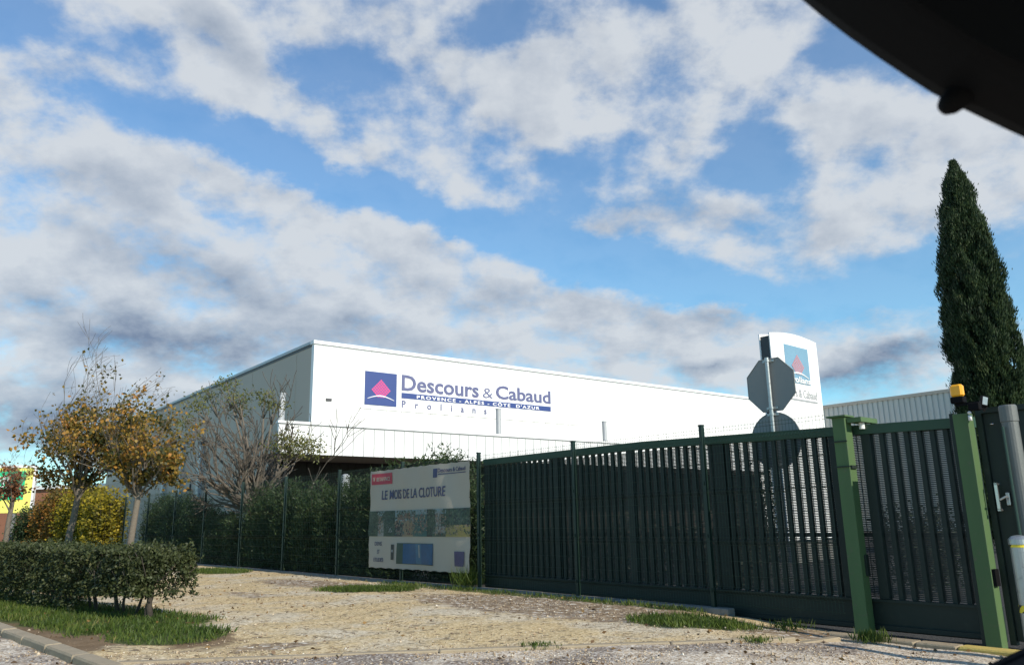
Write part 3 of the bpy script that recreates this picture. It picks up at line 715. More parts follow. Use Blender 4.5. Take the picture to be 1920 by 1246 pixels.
    for (x0, x1, a, b, k, dz) in [(0, 1, y0, y1, 'hill', 0), (0, .12, y0, y1, 'tree', .001), (.10, .17, y0, .46, 'pale', .002), (.17, .28, y0, y1, 'tree', .001), (.20, .26, .36, .43, 'pale', .003),
            (.28, .50, .46, y1, 'sky', .001), (.31, .38, .48, .53, 'redroof', .0025), (.38, .45, .49, .55, 'redroof', .002), (.28, .47, y0, .47, 'wood', .002), (.28, .36, y0, .455, 'dkwood', .003), (.47, .62, y0, .53, 'teal', .002), (.47, .485, .44, .54, 'pale', .004), (.62, .67, y0, y1, 'dark', .003),
            (.50, .78, .53, y1, 'sky', .001), (.70, .76, .42, .54, 'pale', .003), (.67, .80, .35, .415, 'pale', .004), (.78, 1, .42, y1, 'tree', .002), (.80, 1, y0, .405, 'flower', .003)]:
        quad(mb, x0, x1, a, b, ix[k], B+dz)
    for k in range(3600):
        x = random.random(); yy = random.uniform(y0+.01, y1-.012); zone = x < .10 or .17 < x < .28 or x > .80 or (.28 < x < .5 and yy > .50 and random.random() < .35) or (.62 < x < .70)
        if not zone and random.random() < .55: continue
        nm = random.choice(('tree', 'tree', 'tree', 'hill', 'hill', 'dark', 'dark', 'green', 'green', 'green2')) if zone else (random.choice(('sky', 'sky', 'pale', 'green2')) if yy > .52 else random.choice(('wood', 'wood', 'dkwood', 'teal', 'green2', 'redroof', 'stone')))
        if x > .80 and yy < .42: nm = random.choice(('flower', 'flower', 'tree', 'wood'))
        w_ = random.uniform(.003, .013); quad(mb, x, min(1, x+w_), yy, min(y1, yy+random.uniform(.005, .022)), ix[nm], B+.006, skew=random.uniform(-.02, .02))
    obj('picture_strip', mb, pm, r)
    mb = MB(); quad(mb, .31, .68, .055, .255, ix['tree'], B); quad(mb, .37, .68, .06, .25, ix['blue'], B+.001); quad(mb, .50, .56, .06, .25, ix['blue2'], B+.002); quad(mb, .53, .545, .12, .24, ix['pale'], B+.003)
    obj('gate_picture', mb, pm, r); mb = MB()
    quad(mb, .25, .28, .09, .24, ix['dark'], B); quad(mb, .255, .275, .165, .19, ix['pale'], B+.001); obj('post_picture', mb, pm, r); mb = MB()
    quad(mb, .88, .96, .06, .19, ix['purple'], B+.004)
    obj('purple_label', mb, pm, r)
    mb = MB()
    for k in range(12):
        a = .0+Wd*k/11; mb.tube([BF(a, .125, z1-.01), BF(a+.01, .03, z1+.06)], .006, 4); mb.tube([BF(a, .125, z0+.01), BF(a+.01, .03, z0-.06)], .006, 4)
    for k in range(1, 6):
        z = z0+(z1-z0)*k/6
        for a, q in ((0, -1), (Wd, 1)): mb.tube([BF(a, .125, z), BF(a+.06*q, .03, z+.01)], .006, 4)
    obj('cable_ties', mb, M['black'], r)
banner()

# ------------------------------------------------------------------ sliding gate
def gate():
    r = root('sliding_gate', FEN(1, .25, -.12), 'long dark green barred sliding gate leaf with perforated backing behind the wire fence', 'gate')
    def zt(s): return 2.36+.028*(s+3.7) if s < 1.3 else 2.50
    # top rail slightly sloping with the ground
    def sloped(mb, s0, s1, h0, h1, b0, b1):
        vs = [FEN(s, b, zt(s)+h) for h in (h0, h1) for s, b in ((s0, b0), (s1, b0), (s1, b1), (s0, b1))]
        mb.add(vs, [(0, 1, 2, 3), (7, 6, 5, 4), (0, 4, 5, 1), (1, 5, 6, 2), (2, 6, 7, 3), (3, 7, 4, 0)])
    mb = MB(); sloped(mb, 1.3, -3.72, -.10, .02, .19, .31); mb.box(FEN, 1.3, 5.55, .19, .31, 2.40, 2.52)
    obj('top_rail', mb, M['green'], r)
    mb = MB().box(FEN, -3.72, 5.55, .20, .30, -.10, .27, ch=.008); mb.box(FEN, -3.72, 5.55, .17, .20, .24, .27); mb.box(FEN, -3.72, 5.55, .16, .2, -.08, -.03)
    obj('bottom_rail', mb, M['gatedark'], r)
    for s, w in ((5.46, .16), (3.42, .12), (1.62, .13), (-.15, .19), (-1.98, .12), (-2.43, .12), (-3.66, .1)):
        obj('upright', MB().box(FEN, s-w/2, s+w/2, .20, .30, .27, zt(s)-.10, ch=.006), M['gatedark'], r)
    obj('middle_rail', MB().box(FEN, -3.6, 5.4, .303, .325, 1.02, 1.06), M['gatedark'], r)
    s = 5.28; k = 0; proto = None; ups = (5.46, 3.42, 1.62, -.15, -1.98, -2.43, -3.66)
    while s > -3.6:
        if min(abs(s-u) for u in ups) > .12:
            mb = MB().box(FEN, s-.027, s+.027, .22, .28, .27, zt(s)-.10)
            obj('bar', mb, M['gatedark'], r)
        s -= .155
    # perforated backing: fine horizontal slits
    mb = MB(); z = .28
    while z < 2.36:
        mb.box(FEN, -3.6, 5.4, .288, .292, z, z+.0155); z += .022
    s = 5.4
    while s > -3.6:
        mb.box(FEN, s, s+.011, .2925, .2945, .28, 2.36); s -= .0775
    obj('perforated_sheet', mb, M['sheet'], r)
    # weathered rust streak edges
    # posts
    p = root('gate_post', FEN(-2.20, .1, -.14), 'green steel guide post with a roller arm on top, in the middle of the gate', 'post', 'green gate posts')
    obj('column', MB().box(FEN, -2.125, -2.30, -.03, .14, -.16, 2.52, ch=.006), M['greenlit'], p)
    mb = MB().box(FEN, -2.07, -2.33, -.07, .17, 2.52, 2.54); mb.box(FEN, -2.31, -2.50, .0, .44, 2.44, 2.50); mb.box(FEN, -2.44, -2.47, .38, .44, 2.30, 2.44); obj('roller_arm', mb, M['greenlit'], p)
    mb = MB().tube([FEN(-2.42, .17, 2.36), FEN(-2.42, .17, 2.46)], .035, 12); mb.tube([FEN(-2.42, .33, 2.36), FEN(-2.42, .33, 2.46)], .035, 12); obj('roller', mb, M['signwhite'], p)
    mb = MB().box(FEN, -2.09, -2.31, -.052, -.041, 2.20, 2.215); mb.box(FEN, -2.09, -2.31, -.052, -.041, 1.88, 1.895); mb.box(FEN, -2.301, -2.325, -.02, .12, 1.86, 1.90); mb.box(FEN, -2.301, -2.33, .06, .12, .55, .80); obj('bracket', mb, M['gatedark'], p)
    p = root('gate_post', FEN(-3.68, .1, -.14), 'green steel catch post below the orange beacon at the right end of the gate', 'post', 'green gate posts')
    obj('column', MB().box(FEN, -3.60, -3.765, -.03, .13, -.16, 2.40, ch=.006), M['greenlit'], p)
    mb = MB().box(FEN, -3.54, -3.60, .03, .19, -.16, 2.42, ch=.006); obj('guide_channel', mb, M['gatedark'], p)
    mb = MB().box(FEN, -3.766, -3.80, -.02, .09, .50, .68); obj('sensor_box', mb, M['black'], p)
    mb = MB().ball(FEN(-3.79, -.03, 2.40), (.02, .02, .018)); mb.tube([FEN(-3.79, -.03, 2.31), FEN(-3.79, -.03, 2.37)], .02, 10); obj('knob', mb, M['signwhite'], p, smooth=True)
    # pedestrian panel to the right
    d = root('side_gate', FEN(-4.4, .2, -.1), 'dark green solid pedestrian gate with a bright steel pull handle', 'gate')
    obj('panel', MB().box(FEN, -3.84, -5.3, .20, .25, -.08, 2.40, ch=.006), M['gatedark'], d)
    mb = MB().box(FEN, -3.78, -3.84, .16, .26, -.12, 2.44); mb.box(FEN, -3.84, -5.3, .16, .26, 2.40, 2.46); mb.box(FEN, -4.02, -4.10, .17, .20, -.08, 2.40); obj('frame', mb, M['gatedark'], d)
    h = [FEN(-3.90, .19, 1.60), FEN(-3.90, .10, 1.60), FEN(-3.90, .10, 1.31), FEN(-3.90, .19, 1.31)]
    mb = MB().box(FEN, -3.885, -3.915, .09, .20, 1.585, 1.61); mb.box(FEN, -3.885, -3.915, .09, .115, 1.31, 1.61); mb.box(FEN, -3.885, -3.915, .09, .20, 1.30, 1.325); obj('handle', mb, M['chrome'], d)
    mb = MB().box(FEN, -3.96, -4.0, .16, .2, 1.36, 1.50, ch=.005); mb.tube([FEN(-3.98, .17, 1.45), FEN(-3.98, .08, 1.45), FEN(-3.93, .07, 1.42)], .012, 8); obj('lock', mb, M['galv'], d)
    mb = MB().ball(FEN(-3.93, .19, 2.27), (.025, .025, .012)); obj('button', mb, M['chrome'], d)
    # beacon
    b = root('beacon', (5.082, 8.97, 2.40), 'orange flashing warning lamp on a black bracket above the gate', 'warning lamp')
    x, y = 5.082, 8.97
    pts = [(x, y, 2.575), (x, y, 2.60), (x, y, 2.685), (x, y, 2.71), (x, y, 2.72)]
    Fq = Frame((x, y), FD, FN)
    mb = MB().box(Fq, -.066, .066, -.045, .045, 2.575, 2.715, ch=.02); obj('lens', mb, M['orange'], b, smooth=False)
    mb = MB().box(Fq, -.072, .072, -.05, .05, 2.50, 2.575, ch=.01); mb.box(Fq, -.22, .03, -.02, .02, 2.47, 2.50); mb.box(Fq, -.22, -.10, -.035, .035, 2.40, 2.49, ch=.01); obj('base', mb, M['black'], b)
    fl = root('floodlight', (5.36, 8.93, 2.4), 'small tilted floodlight on a bracket beside the orange lamp', 'lamp')
    Fl = Frame((5.345, 8.93), vec2(100), vec2(10))
    R1 = MB(); 
    R1.prism(Fl, [(-.045, 2.47), (.02, 2.45), (.045, 2.56), (-.02, 2.58)], -.03, .03); obj('head', R1, M['black'], fl)
    g = MB().prism(Fl, [(-.032, 2.48), (.016, 2.465), (.036, 2.55), (-.012, 2.567)], -.034, -.030); obj('glass', g, M['galv'], fl)
    mb = MB().box(Fl, -.16, .02, -.012, .012, 2.425, 2.45); mb.box(Fl, -.02, .0, -.012, .012, 2.40, 2.47); obj('bracket', mb, M['black'], fl)
    # galvanised tube and bollard
    q = root('galvanised_post', (5.16, 8.25, -.16), 'tall weathered galvanised tube with a flat cap behind the bollard', 'post')
    mb = MB().tube([(5.175, 8.25, -.2), (5.175, 8.25, 2.33)], .078, 20); obj('tube', mb, M['galvold'], q, smooth=False)
    obj('cap', MB().tube([(5.175, 8.25, 2.20), (5.175, 8.25, 2.205), (5.175, 8.25, 2.36), (5.175, 8.25, 2.375)], [.078, .085, .085, .075], 20), M['galvold'], q)
    obj('conduit', MB().tube([(5.075, 8.22, -.15), (5.075, 8.22, 2.15)], .012, 8), M['wire'], q)
    q = root('bollard', (4.79, 7.85, -.16), 'galvanised bollard with yellow and black hazard tape in front of the gate', 'bollard')
    bx, by = 4.795, 7.80
    obj('tube', MB().tube([(bx, by, -.2), (bx, by, 1.0)], .085, 24), M['galv'], q, smooth=False)
    obj('cap', MB().tube([(bx, by, .985), (bx, by, .99), (bx, by, 1.035), (bx, by, 1.065), (bx, by, 1.075)], [.088, .094, .092, .06, .015], 24), M['galv'], q, smooth=False)
    m, T, o_ = new_mat('hazard_tape'); tc = T.n('ShaderNodeTexCoord').outputs['Object']
    sp = T.n('ShaderNodeSeparateXYZ'); T.put(sp.inputs[0], tc)
    w = T.m('FRACT', T.m('MULTIPLY', T.m('ADD', T.m('ADD', sp.outputs[0], sp.outputs[1]), sp.outputs[2]), 9.0))
    bs = T.n('ShaderNodeBsdfPrincipled'); T.put(bs.inputs['Base Color'], T.mix(T.m('GREATER_THAN', w, .5), (.02, .02, .02), (.75, .60, .03))); m.node_tree.links.new(bs.outputs[0], o_.inputs[0])
    tp = MB().tube([(bx, by, .37), (bx, by, .44)], .0875, 24, cap=False); obj('hazard_tape', tp, m, q); tp = MB().tube([(bx, by, .962), (bx, by, .985)], .0875, 24, cap=False); obj('hazard_tape', tp, m, q)
gate()

# ------------------------------------------------------------------ road sign seen from behind
def road_sign():
    zb = 0; cxp, cyp = 4.03, 12.3
    N_ = vec2(-130); U = np.array([-N_[1], N_[0]])     # N_ towards us
    F = Frame((cxp, cyp), U, N_)
    r = root('road_sign', (cxp, cyp, 0), 'octagonal and round road signs seen from behind on one grey pole', 'road sign')
    obj('pole', MB().tube([(cxp, cyp, -.1), (cxp, cyp, 3.73)], .032, 16), M['galv'], r, smooth=False)
    oc = []; R0 = .415/math.cos(math.pi/8)
    for k in range(8): t = math.pi/8+k*math.pi/4; oc.append((R0*math.cos(t), 3.30+R0*math.sin(t)))
    mb = MB().prism(F, oc, -.062, -.050); obj('octagon_plate', mb, M['signback'], r)
    rim = MB()
    for k in range(8):
        (a0, z0), (a1, z1) = oc[k], oc[(k+1) % 8]; rim.tube([F(a0, -.05, z0), F(a1, -.05, z1)], .008, 6)
    obj('octagon_rim', rim, M['signback'], r)
    ci = [(.43*math.cos(2*math.pi*k/40), 2.43+.43*math.sin(2*math.pi*k/40)) for k in range(40)]
    obj('round_plate', MB().prism(F, ci, -.062, -.050), M['signback'], r)
    rim = MB(); rim.tube([F(a, -.05, z) for a, z in ci+[ci[0]]], .008, 6, cap=False); obj('round_rim', rim, M['signback'], r)
    for z in (3.68, 2.93, 2.83, 2.05):
        mb = MB(); mb.tube([F(0, 0, z-.018), F(0, 0, z+.018)], .042, 16); mb.box(F, -.10, .10, -.05, -.03, z-.018, z+.018)
        obj('clamp', mb, M['galv'], r)
road_sign()

# ------------------------------------------------------------------ car the picture is taken from
def car():
    r = root('car', (.3, .35, 0), 'black interior mirror and sill of the car the photograph is taken from', 'car')
    k = .35/.42
    # plane coordinates (x,z) of the mirror housing outline, at 0.35 m
    f = 1480.; p = R(13.36); ro = R(-1.08)
    Fv = np.array([0, math.cos(p), math.sin(p)]); Rv = np.array([1., 0, 0]); Uv = np.cross(Rv, Fv)
    R2 = math.cos(ro)*Rv+math.sin(ro)*Uv; U2 = -math.sin(ro)*Rv+math.cos(ro)*Uv
    def at(px, py, Y):
        d = Fv+R2*(px-960)/f-U2*(py-623)/f; return np.array([0, 0, 1.3])+d*Y/d[1]
    out = [(1400, -120), (1465, -52), (1530, 2), (1590, 48), (1650, 90), (1710, 130), (1760, 162), (1810, 188), (1860, 212), (1920, 240), (2050, 298), (2200, 335), (2320, 325), (2390, 250), (2380, 120), (2260, -60), (2000, -230), (1700, -330), (1480, -300), (1395, -210)]
    P = [at(x, y, .35) for x, y in out]; c = sum(P)/len(P); n = len(P)
    rings = []
    for dy, s in ((-.034, .86), (-.031, .95), (-.024, .99), (-.012, 1.0), (0.0, 1.0), (.010, .80)):
        rings.append([tuple(c+(q-c)*(1-(1-s)*.35)+np.array([0, dy, 0])) for q in P])
    mb = MB(); vs = [v for rg in rings for v in rg]; fs = [tuple(range(n))]
    for i in range(len(rings)-1):
        for j in range(n): fs.append((i*n+j, i*n+n+j, i*n+n+(j+1) % n, i*n+(j+1) % n))
    fs.append(tuple(range((len(rings)-1)*n+n-1, (len(rings)-1)*n-1, -1)))
    mb.add(vs, fs); h = obj('mirror_housing', mb, M['black'], r)
    a, b = at(1812, 168, .35), at(1779, 196, .35)
    obj('lever', MB().tube([a, a*.5+b*.5, b, b+(b-a)*.25, b+(b-a)*.36], [.0075, .0066, .0056, .004, .0012], 14), M['black'], h, smooth=True)
    obj('mirror_stem', MB().tube([c+np.array([0, .02, .02]), c+np.array([.05, .08, .13])], .012, 10), M['black'], h)
    mb = MB().box(WORLD, -.75, 1.25, -1.7, .27, 1.63, 1.68, ch=.02); obj('roof_lining', mb, M['black'], r)
    a, b = at(1868, 1247, .6), at(1925, 1220, .6); d = (b-a)/np.linalg.norm(b-a)
    a0 = a-d*.12; b0 = b+d*.30; S = Frame((0, 0), (1, 0), (0, 1))
    mb = MB().prism(S, [(a0[0], a0[2]), (b0[0], b0[2]), (b0[0], b0[2]-.10), (a0[0], a0[2]-.06)], .42, .6); mb.tube([tuple(a0+np.array([0, -.0, -.006])), tuple(b0+np.array([0, 0, -.006]))], .008, 10)
    obj('window_sill', mb, M['black'], r)
car()

# ------------------------------------------------------------------ plants
L_ol = leaf_mat('oleander_leaf', [(0, (.012, .024, .010)), (.4, (.030, .055, .018)), (.75, (.060, .092, .030)), (1, (.12, .14, .05))], 1.2, .25)
L_hedge = leaf_mat('hedge_leaf', [(0, (.020, .027, .011)), (.4, (.044, .058, .022)), (.75, (.085, .102, .038)), (1, (.18, .16, .07))], 2.0, .25)
L_yel = leaf_mat('yellow_leaf', [(0, (.05, .06, .012)), (.35, (.16, .15, .02)), (.65, (.42, .33, .03)), (.85, (.55, .42, .04)), (1, (.50, .20, .03))], .8, .4)
L_or = leaf_mat('orange_shrub_leaf', [(0, (.05, .055, .015)), (.4, (.16, .12, .025)), (.7, (.36, .16, .03)), (1, (.45, .13, .04))], .9, .35)
L_maple = leaf_mat('maple_leaf', [(0, (.020, .032, .012)), (.30, (.050, .060, .018)), (.45, (.13, .105, .024)), (.6, (.33, .21, .035)), (.78, (.47, .22, .05)), (1, (.24, .11, .05))], 1.6, .35, .42)
L_red = leaf_mat('rusty_leaf', [(0, (.07, .03, .02)), (.5, (.22, .09, .04)), (1, (.45, .20, .05))], 1.6, .35)
L_tuft = leaf_mat('tuft_leaf', [(0, (.05, .06, .02)), (.5, (.13, .14, .035)), (1, (.28, .25, .07))], 2.0, .3)
L_cyp = leaf_mat('cypress_leaf', [(0, (.010, .020, .009)), (.4, (.026, .048, .018)), (.75, (.048, .078, .026)), (1, (.09, .105, .04))], 1.6, .15, .4)
L_dark = leaf_mat('dark_shrub_leaf', [(0, (.010, .016, .009)), (.5, (.022, .034, .017)), (1, (.05, .07, .03))], 1.5, .2)
L_grass = leaf_mat('grass_blade', [(0, (.030, .045, .012)), (.45, (.075, .125, .022)), (.75, (.14, .18, .035)), (.9, (.26, .22, .08)), (1, (.30, .22, .12))], .9, .4)

def hedge():
    r = root('clipped_hedge', HED(2, .45, 0), 'clipped knee-high hedge with bare lower stems on the grass verge', 'hedge')
    N = 66000; Lh = 13.5
    a = -.0+rng.uniform(0, 1, N)**1.45*Lh; b = rng.uniform(-.0, 1.0, N); q = rng.uniform(0, 1, N)
    # push most leaves to the clipped surface
    face = rng.integers(0, 10, N)
    b = np.where(face < 4, rng.exponential(.07, N), b); q = np.where((face >= 4) & (face < 8), 1-rng.exponential(.06, N), q)
    a = np.where((face == 8) & (a < 3), rng.exponential(.07, N), a)
    zb = .27+.08*np.sin(a*2.3)+.06*np.sin(a*5.1+1)-.10*np.clip((a-2.5)/2, 0, 1)-.22*np.clip((a-3.5)/2, 0, 1)
    zb = np.where(a > 1.0, zb*np.clip(1-(a-1.0)/1.6, .25, 1), zb)
    zt = .95+.03*np.sin(a*1.7)+.025*np.sin(a*4.3+2)+.06*np.clip(a/8, 0, 1)
    roundc = .14*np.clip(1-a/.35, 0, 1)**2
    q = q-(rng.uniform(size=N) < .04)*rng.exponential(.12, N)
    z = np.maximum(.03, zb+(zt-zb-roundc)*q)
    b = np.clip(b, -.05, 1.05)+.05*np.sin(a*3.1+z*4)+.03*np.sin(a*9+z*7)
    a = a+.06*np.sin(z*9+b*5)
    # sparse underside holes
    hole = (b < 2) & (np.sin(a*6.3+z*5)*np.sin(a*3.7-z*8+b*4) > .35) & (z < zb+.28) & (a < 5.5)
    keep = ~hole & (rng.uniform(size=N) < np.clip((z-zb+.12)/.35, .25, 1))
    a, b, z = a[keep], b[keep], z[keep]
    stray = rng.uniform(size=len(a)) < .03
    z = np.where(stray & (z > .85), z+rng.uniform(0, .12, len(a)), z)
    sh = []
    for k in range(260):          # unclipped shoots breaking the outline
        a0 = rng.uniform(0, 1)**1.4*9; f_ = rng.integers(0, 4)
        p0 = np.array([a0, rng.uniform(0, .95), .95]) if f_ < 2 else (np.array([a0, 0.0, rng.uniform(.35, .95)]) if f_ == 2 else np.array([0.0, rng.uniform(0, .95), rng.uniform(.3, .9)]))
        dv_ = np.array([rng.normal()*.3, rng.normal()*.3, 1.0]) if f_ < 2 else (np.array([rng.normal()*.4, -1.0, rng.normal()*.5]) if f_ == 2 else np.array([-1.0, rng.normal()*.4, rng.normal()*.5]))
        t_ = rng.uniform(0, 1, 14)[:, None]*rng.uniform(.05, .17); sh.append(p0+dv_*t_+rng.normal(size=(14, 3))*.018)
    sh = np.concatenate(sh); a = np.concatenate([a, sh[:, 0]]); b = np.concatenate([b, sh[:, 1]]); z = np.concatenate([z, sh[:, 2]])
    C = np.stack([HED.o[0]+HD[0]*a+HN[0]*b, HED.o[1]+HD[1]*a+HN[1]*b, z], -1)
    o = link('foliage', leaves_mesh('foliage', C, .055, .032, L_hedge, origin=ROOTLOC[r]), r)
    aa = .18
    while aa < 9:
        mb = MB(); base = (aa, .45+random.uniform(-.15, .15))
        for t in range(random.choice((1, 2))):
            top = []
            p = np.array([base[0]+random.uniform(-.06, .06), base[1]+random.uniform(-.06, .06)])
            pts = [HED(p[0], p[1], -.05)]; zz = .0; rad = [random.uniform(.03, .05)*(1.3 if aa < .5 else .75)]
            for k in range(4):
                zz += .16; p = p+np.array([random.uniform(-.05, .05), random.uniform(-.05, .05)]); pts.append(HED(p[0], p[1], zz)); rad.append(rad[0]*(1-.13*(k+1)))
            mb.tube(pts, rad, 8)
            for k in range(9):
                e = np.array([p[0]+random.uniform(-.42, .42), random.uniform(0.02, .98)]); m_ = (p+e)/2+np.array([random.uniform(-.05, .05), 0])
                z_ = random.uniform(.28, .6)
                mb.tube([HED(p[0], p[1], z_), HED(m_[0], m_[1], z_+.14), HED(e[0], e[1], min(.95, z_+.42))], [.014, .009, .004], 5)
        obj('stem', mb, M['darkbark'], r, smooth=True); aa += random.uniform(.38, .62)
    mb = MB()
    for k in range(42):     # dry twigs at the thin end
        a0 = random.uniform(.02, 1.3); z_ = random.uniform(.35, .7); mb.tube([HED(a0, random.uniform(-.02, .2), z_), HED(a0+random.uniform(-.25, .2), random.uniform(-.07, .02), z_+random.uniform(.1, .32))], [.006, .002], 4)
    obj('twigs', mb, M['palebark'], r)
hedge()

def shrub(name, F, a, b, w, d, h, mat, n, L, W, label, cat, group, up=.5, loc_z=0, bark='darkbark', spiky=False):
    x, y, _ = F(a, b, 0); r = root(name, (x, y, loc_z), label, cat, group)
    # lumpy crown of upright shoots
    m = max(9, int(w*h*14)); P = []; D = []
    shoots = MB()
    for k in range(m):
        th = random.uniform(0, 6.28); rr = math.sqrt(random.uniform(0, 1)); ax, bx = .5*w*rr*math.cos(th), .5*d*rr*math.sin(th)
        hh = h*random.uniform(.55, 1.0)*(1-.22*rr*rr); q = np.array([ax, bx])
        bend = np.array([random.uniform(-.12, .12), random.uniform(-.12, .12)])
        nn = int(n/m); t = rng.uniform(.0, 1, nn)**.85
        cx_ = q[0]*(.35+.65*t)+bend[0]*t*t; cy_ = q[1]*(.35+.65*t)+bend[1]*t*t; cz_ = hh*t
        spread = .05+.10*w*(1-t*.75)
        px_ = cx_+rng.normal(size=nn)*spread; py_ = cy_+rng.normal(size=nn)*spread
        wx = F.o[0]+F.a[0]*(a+px_)+F.b[0]*(b+py_); wy = F.o[1]+F.a[1]*(a+px_)+F.b[1]*(b+py_)
        P.append(np.stack([wx, wy, cz_+loc_z+rng.normal(size=nn)*.04], -1))
        D.append(np.stack([rng.normal(size=nn)*.8, rng.normal(size=nn)*.8, np.full(nn, up)], -1))
        p0 = F(a+q[0]*.2, b+q[1]*.2, loc_z-.05); p1 = F(a+q[0]*.65+bend[0]*.3, b+q[1]*.65+bend[1]*.3, loc_z+hh*.5); p2 = F(a+q[0]+bend[0], b+q[1]+bend[1], loc_z+hh*.95)
        shoots.tube([p0, p1, p2], [.016, .010, .004], 4)
    link('foliage', leaves_mesh('foliage', np.concatenate(P), L, W, mat, dirs=np.concatenate(D), jit=.45, origin=ROOTLOC[r]), r)
    obj('stems', shoots, M[bark], r)
    return r
G_ol = 'oleanders growing behind the wire fence'
ol = [(6.6, 1.0, 1.9, 1.25, 2.3, 'oleander hidden mostly behind the right half of the banner'), (8.2, 1.2, 1.7, 1.3, 3.35, 'tallest oleander rising above the banner top'), (9.6, .8, 1.7, 1.2, 2.95, 'oleander at the left edge of the banner'),
      (11.0, .8, 1.8, 1.2, 2.75, 'dense oleander between the banner and the thick white pipe'), (12.5, .8, 1.8, 1.2, 2.60, 'oleander spreading in front of the brown recessed wall'), (14.1, .8, 1.9, 1.2, 2.65, 'oleander beside the white pipe behind the fence'),
      (15.8, .8, 1.9, 1.2, 2.75, 'oleander under the bare pruned tree, right of its trunk'), (17.4, .8, 1.8, 1.2, 2.75, 'oleander at the foot of the bare pruned tree'), (19.2, .8, 2.0, 1.2, 1.95, 'low oleander in the dip left of the bare pruned tree'),
      (21.4, .8, 2.2, 1.2, 2.0, 'low oleander in front of the three grey pilasters'), (23.8, .8, 2.3, 1.3, 2.45, 'oleander with bright tips near the leftmost pilaster'), (26.3, .9, 2.5, 1.3, 2.75, 'oleander right of the trunk of the nearest autumn tree'),
      (29.0, 1.0, 2.8, 1.3, 2.8, 'oleander behind the trunk of the nearest autumn tree')]
for (s, o, w, d, h, lb) in ol:
    shrub('oleander', FEN, s, o, w, d, h, L_ol, int(15000*w*h/4), .13, .030, lb, 'shrub', G_ol, up=.7)
for (s, o, w, h, lb, m_) in [(32.0, -.6, 2.6, 3.4, 'yellow leaved shrub right of the middle tree trunk', L_yel), (34.6, -.6, 2.9, 3.75, 'brightest yellow shrub behind the middle tree trunk', L_yel), (37.4, -.6, 3.2, 3.7, 'olive and yellow shrub left of the middle tree trunk', L_yel), (40.4, -.6, 3.4, 4.0, 'orange and rust shrub between the smallest tree and the middle tree', L_or), (43.6, -.6, 3.8, 3.6, 'green and rust shrub at the foot of the smallest tree', L_or), (47.5, -.8, 4.6, 2.9, 'dark green shrub below the yellow shop sign', L_ol), (49.0, -4.5, 5.0, 2.6, 'dark green shrub at the very edge of the picture below the shop sign', L_ol)]:
    shrub('autumn_shrub', FEN, s, o, w, 1.6, h, m_, 11000, .14, .09, lb, 'shrub', 'autumn shrubs at the far end of the fence', up=.2)
for (x, y, w, h, lb) in [(.5, 17.6, 2.4, 1.6, 'dark shrub behind the left end of the gate'), (2.2, 16.6, 2.4, 1.5, 'dark shrub behind the gate, second from its left end'), (3.7, 15.2, 2.2, 1.6, 'dark shrub behind the middle of the gate'), (5.0, 17.3, 1.6, 2.5, 'tall dark shrub behind the gate left of the road sign pole'), (7.6, 15.2, 2.0, 1.75, 'speckled shrub behind the gate right of the green guide post')]:
    shrub('laurel_shrub', WORLD, x, y, w, 1.3, h, L_dark, 5200, .08, .045, lb, 'shrub', 'dark shrubs behind the gate', up=.3, loc_z=-.02)

def branch_tree(base, trunk_h, trunk_r, limbs, spread, top, seed, levels=3, lean=(0, 0), twig=.004, len0=1.3, up=.35, kids=(3, 4), limb_r=.38, bias=0.0):
    rs = random.Random(seed); mb = MB(); tips = []
    x, y, z0 = base
    pts = []; rad = []
    for k in range(7):
        t = k/6; pts.append((x+lean[0]*t+rs.uniform(-.02, .02), y+lean[1]*t, z0-.1+(trunk_h+.1)*t)); rad.append(trunk_r*(1.15-.35*t+(.25 if k == 0 else 0)))
    mb.tube(pts, rad, 10); head = Vector(pts[-1])
    def grow(p, d, L, r, lev):
        n = 4; q = [p]; rr = [r]; cur = p.copy(); dd = d.copy()
        for k in range(n):
            dd = (dd+Vector((rs.uniform(-1, 1)+bias, rs.uniform(-1, 1), rs.uniform(-.4, 1)*up))*.22).normalized(); cur = cur+dd*L/n; q.append(cur.copy()); rr.append(max(twig, r*(1-.6*(k+1)/n)))
        mb.tube(q, rr, 6 if lev == 0 else (4 if lev == 1 else 3), cap=False)
        for i in range(1, n+1): tips.append((q[i], dd.copy(), lev))
        if lev < levels:
            for c in range(rs.randint(*kids)):
                i = rs.randint(1, n); ax = dd.orthogonal().normalized(); ax.rotate(Matrix.Rotation(rs.uniform(0, 6.28), 3, dd))
                nd = (dd+ax*rs.uniform(.45, .9)+Vector((0, 0, up*.6))).normalized()
                grow(q[i], nd, L*rs.uniform(.5, .75), rr[i]*.7, lev+1)
    for k in range(limbs):
        th = 6.283*k/limbs+rs.uniform(-.4, .4); tilt = rs.uniform(*spread)
        d = Vector((math.cos(th)*math.sin(tilt), math.sin(th)*math.sin(tilt), math.cos(tilt)))
        st = Vector(pts[-1]).lerp(Vector(pts[-2]), rs.uniform(0, 1.0))
        grow(st, d, len0*rs.uniform(.7, 1.25)*top, trunk_r*limb_r, 0)
    return mb, tips
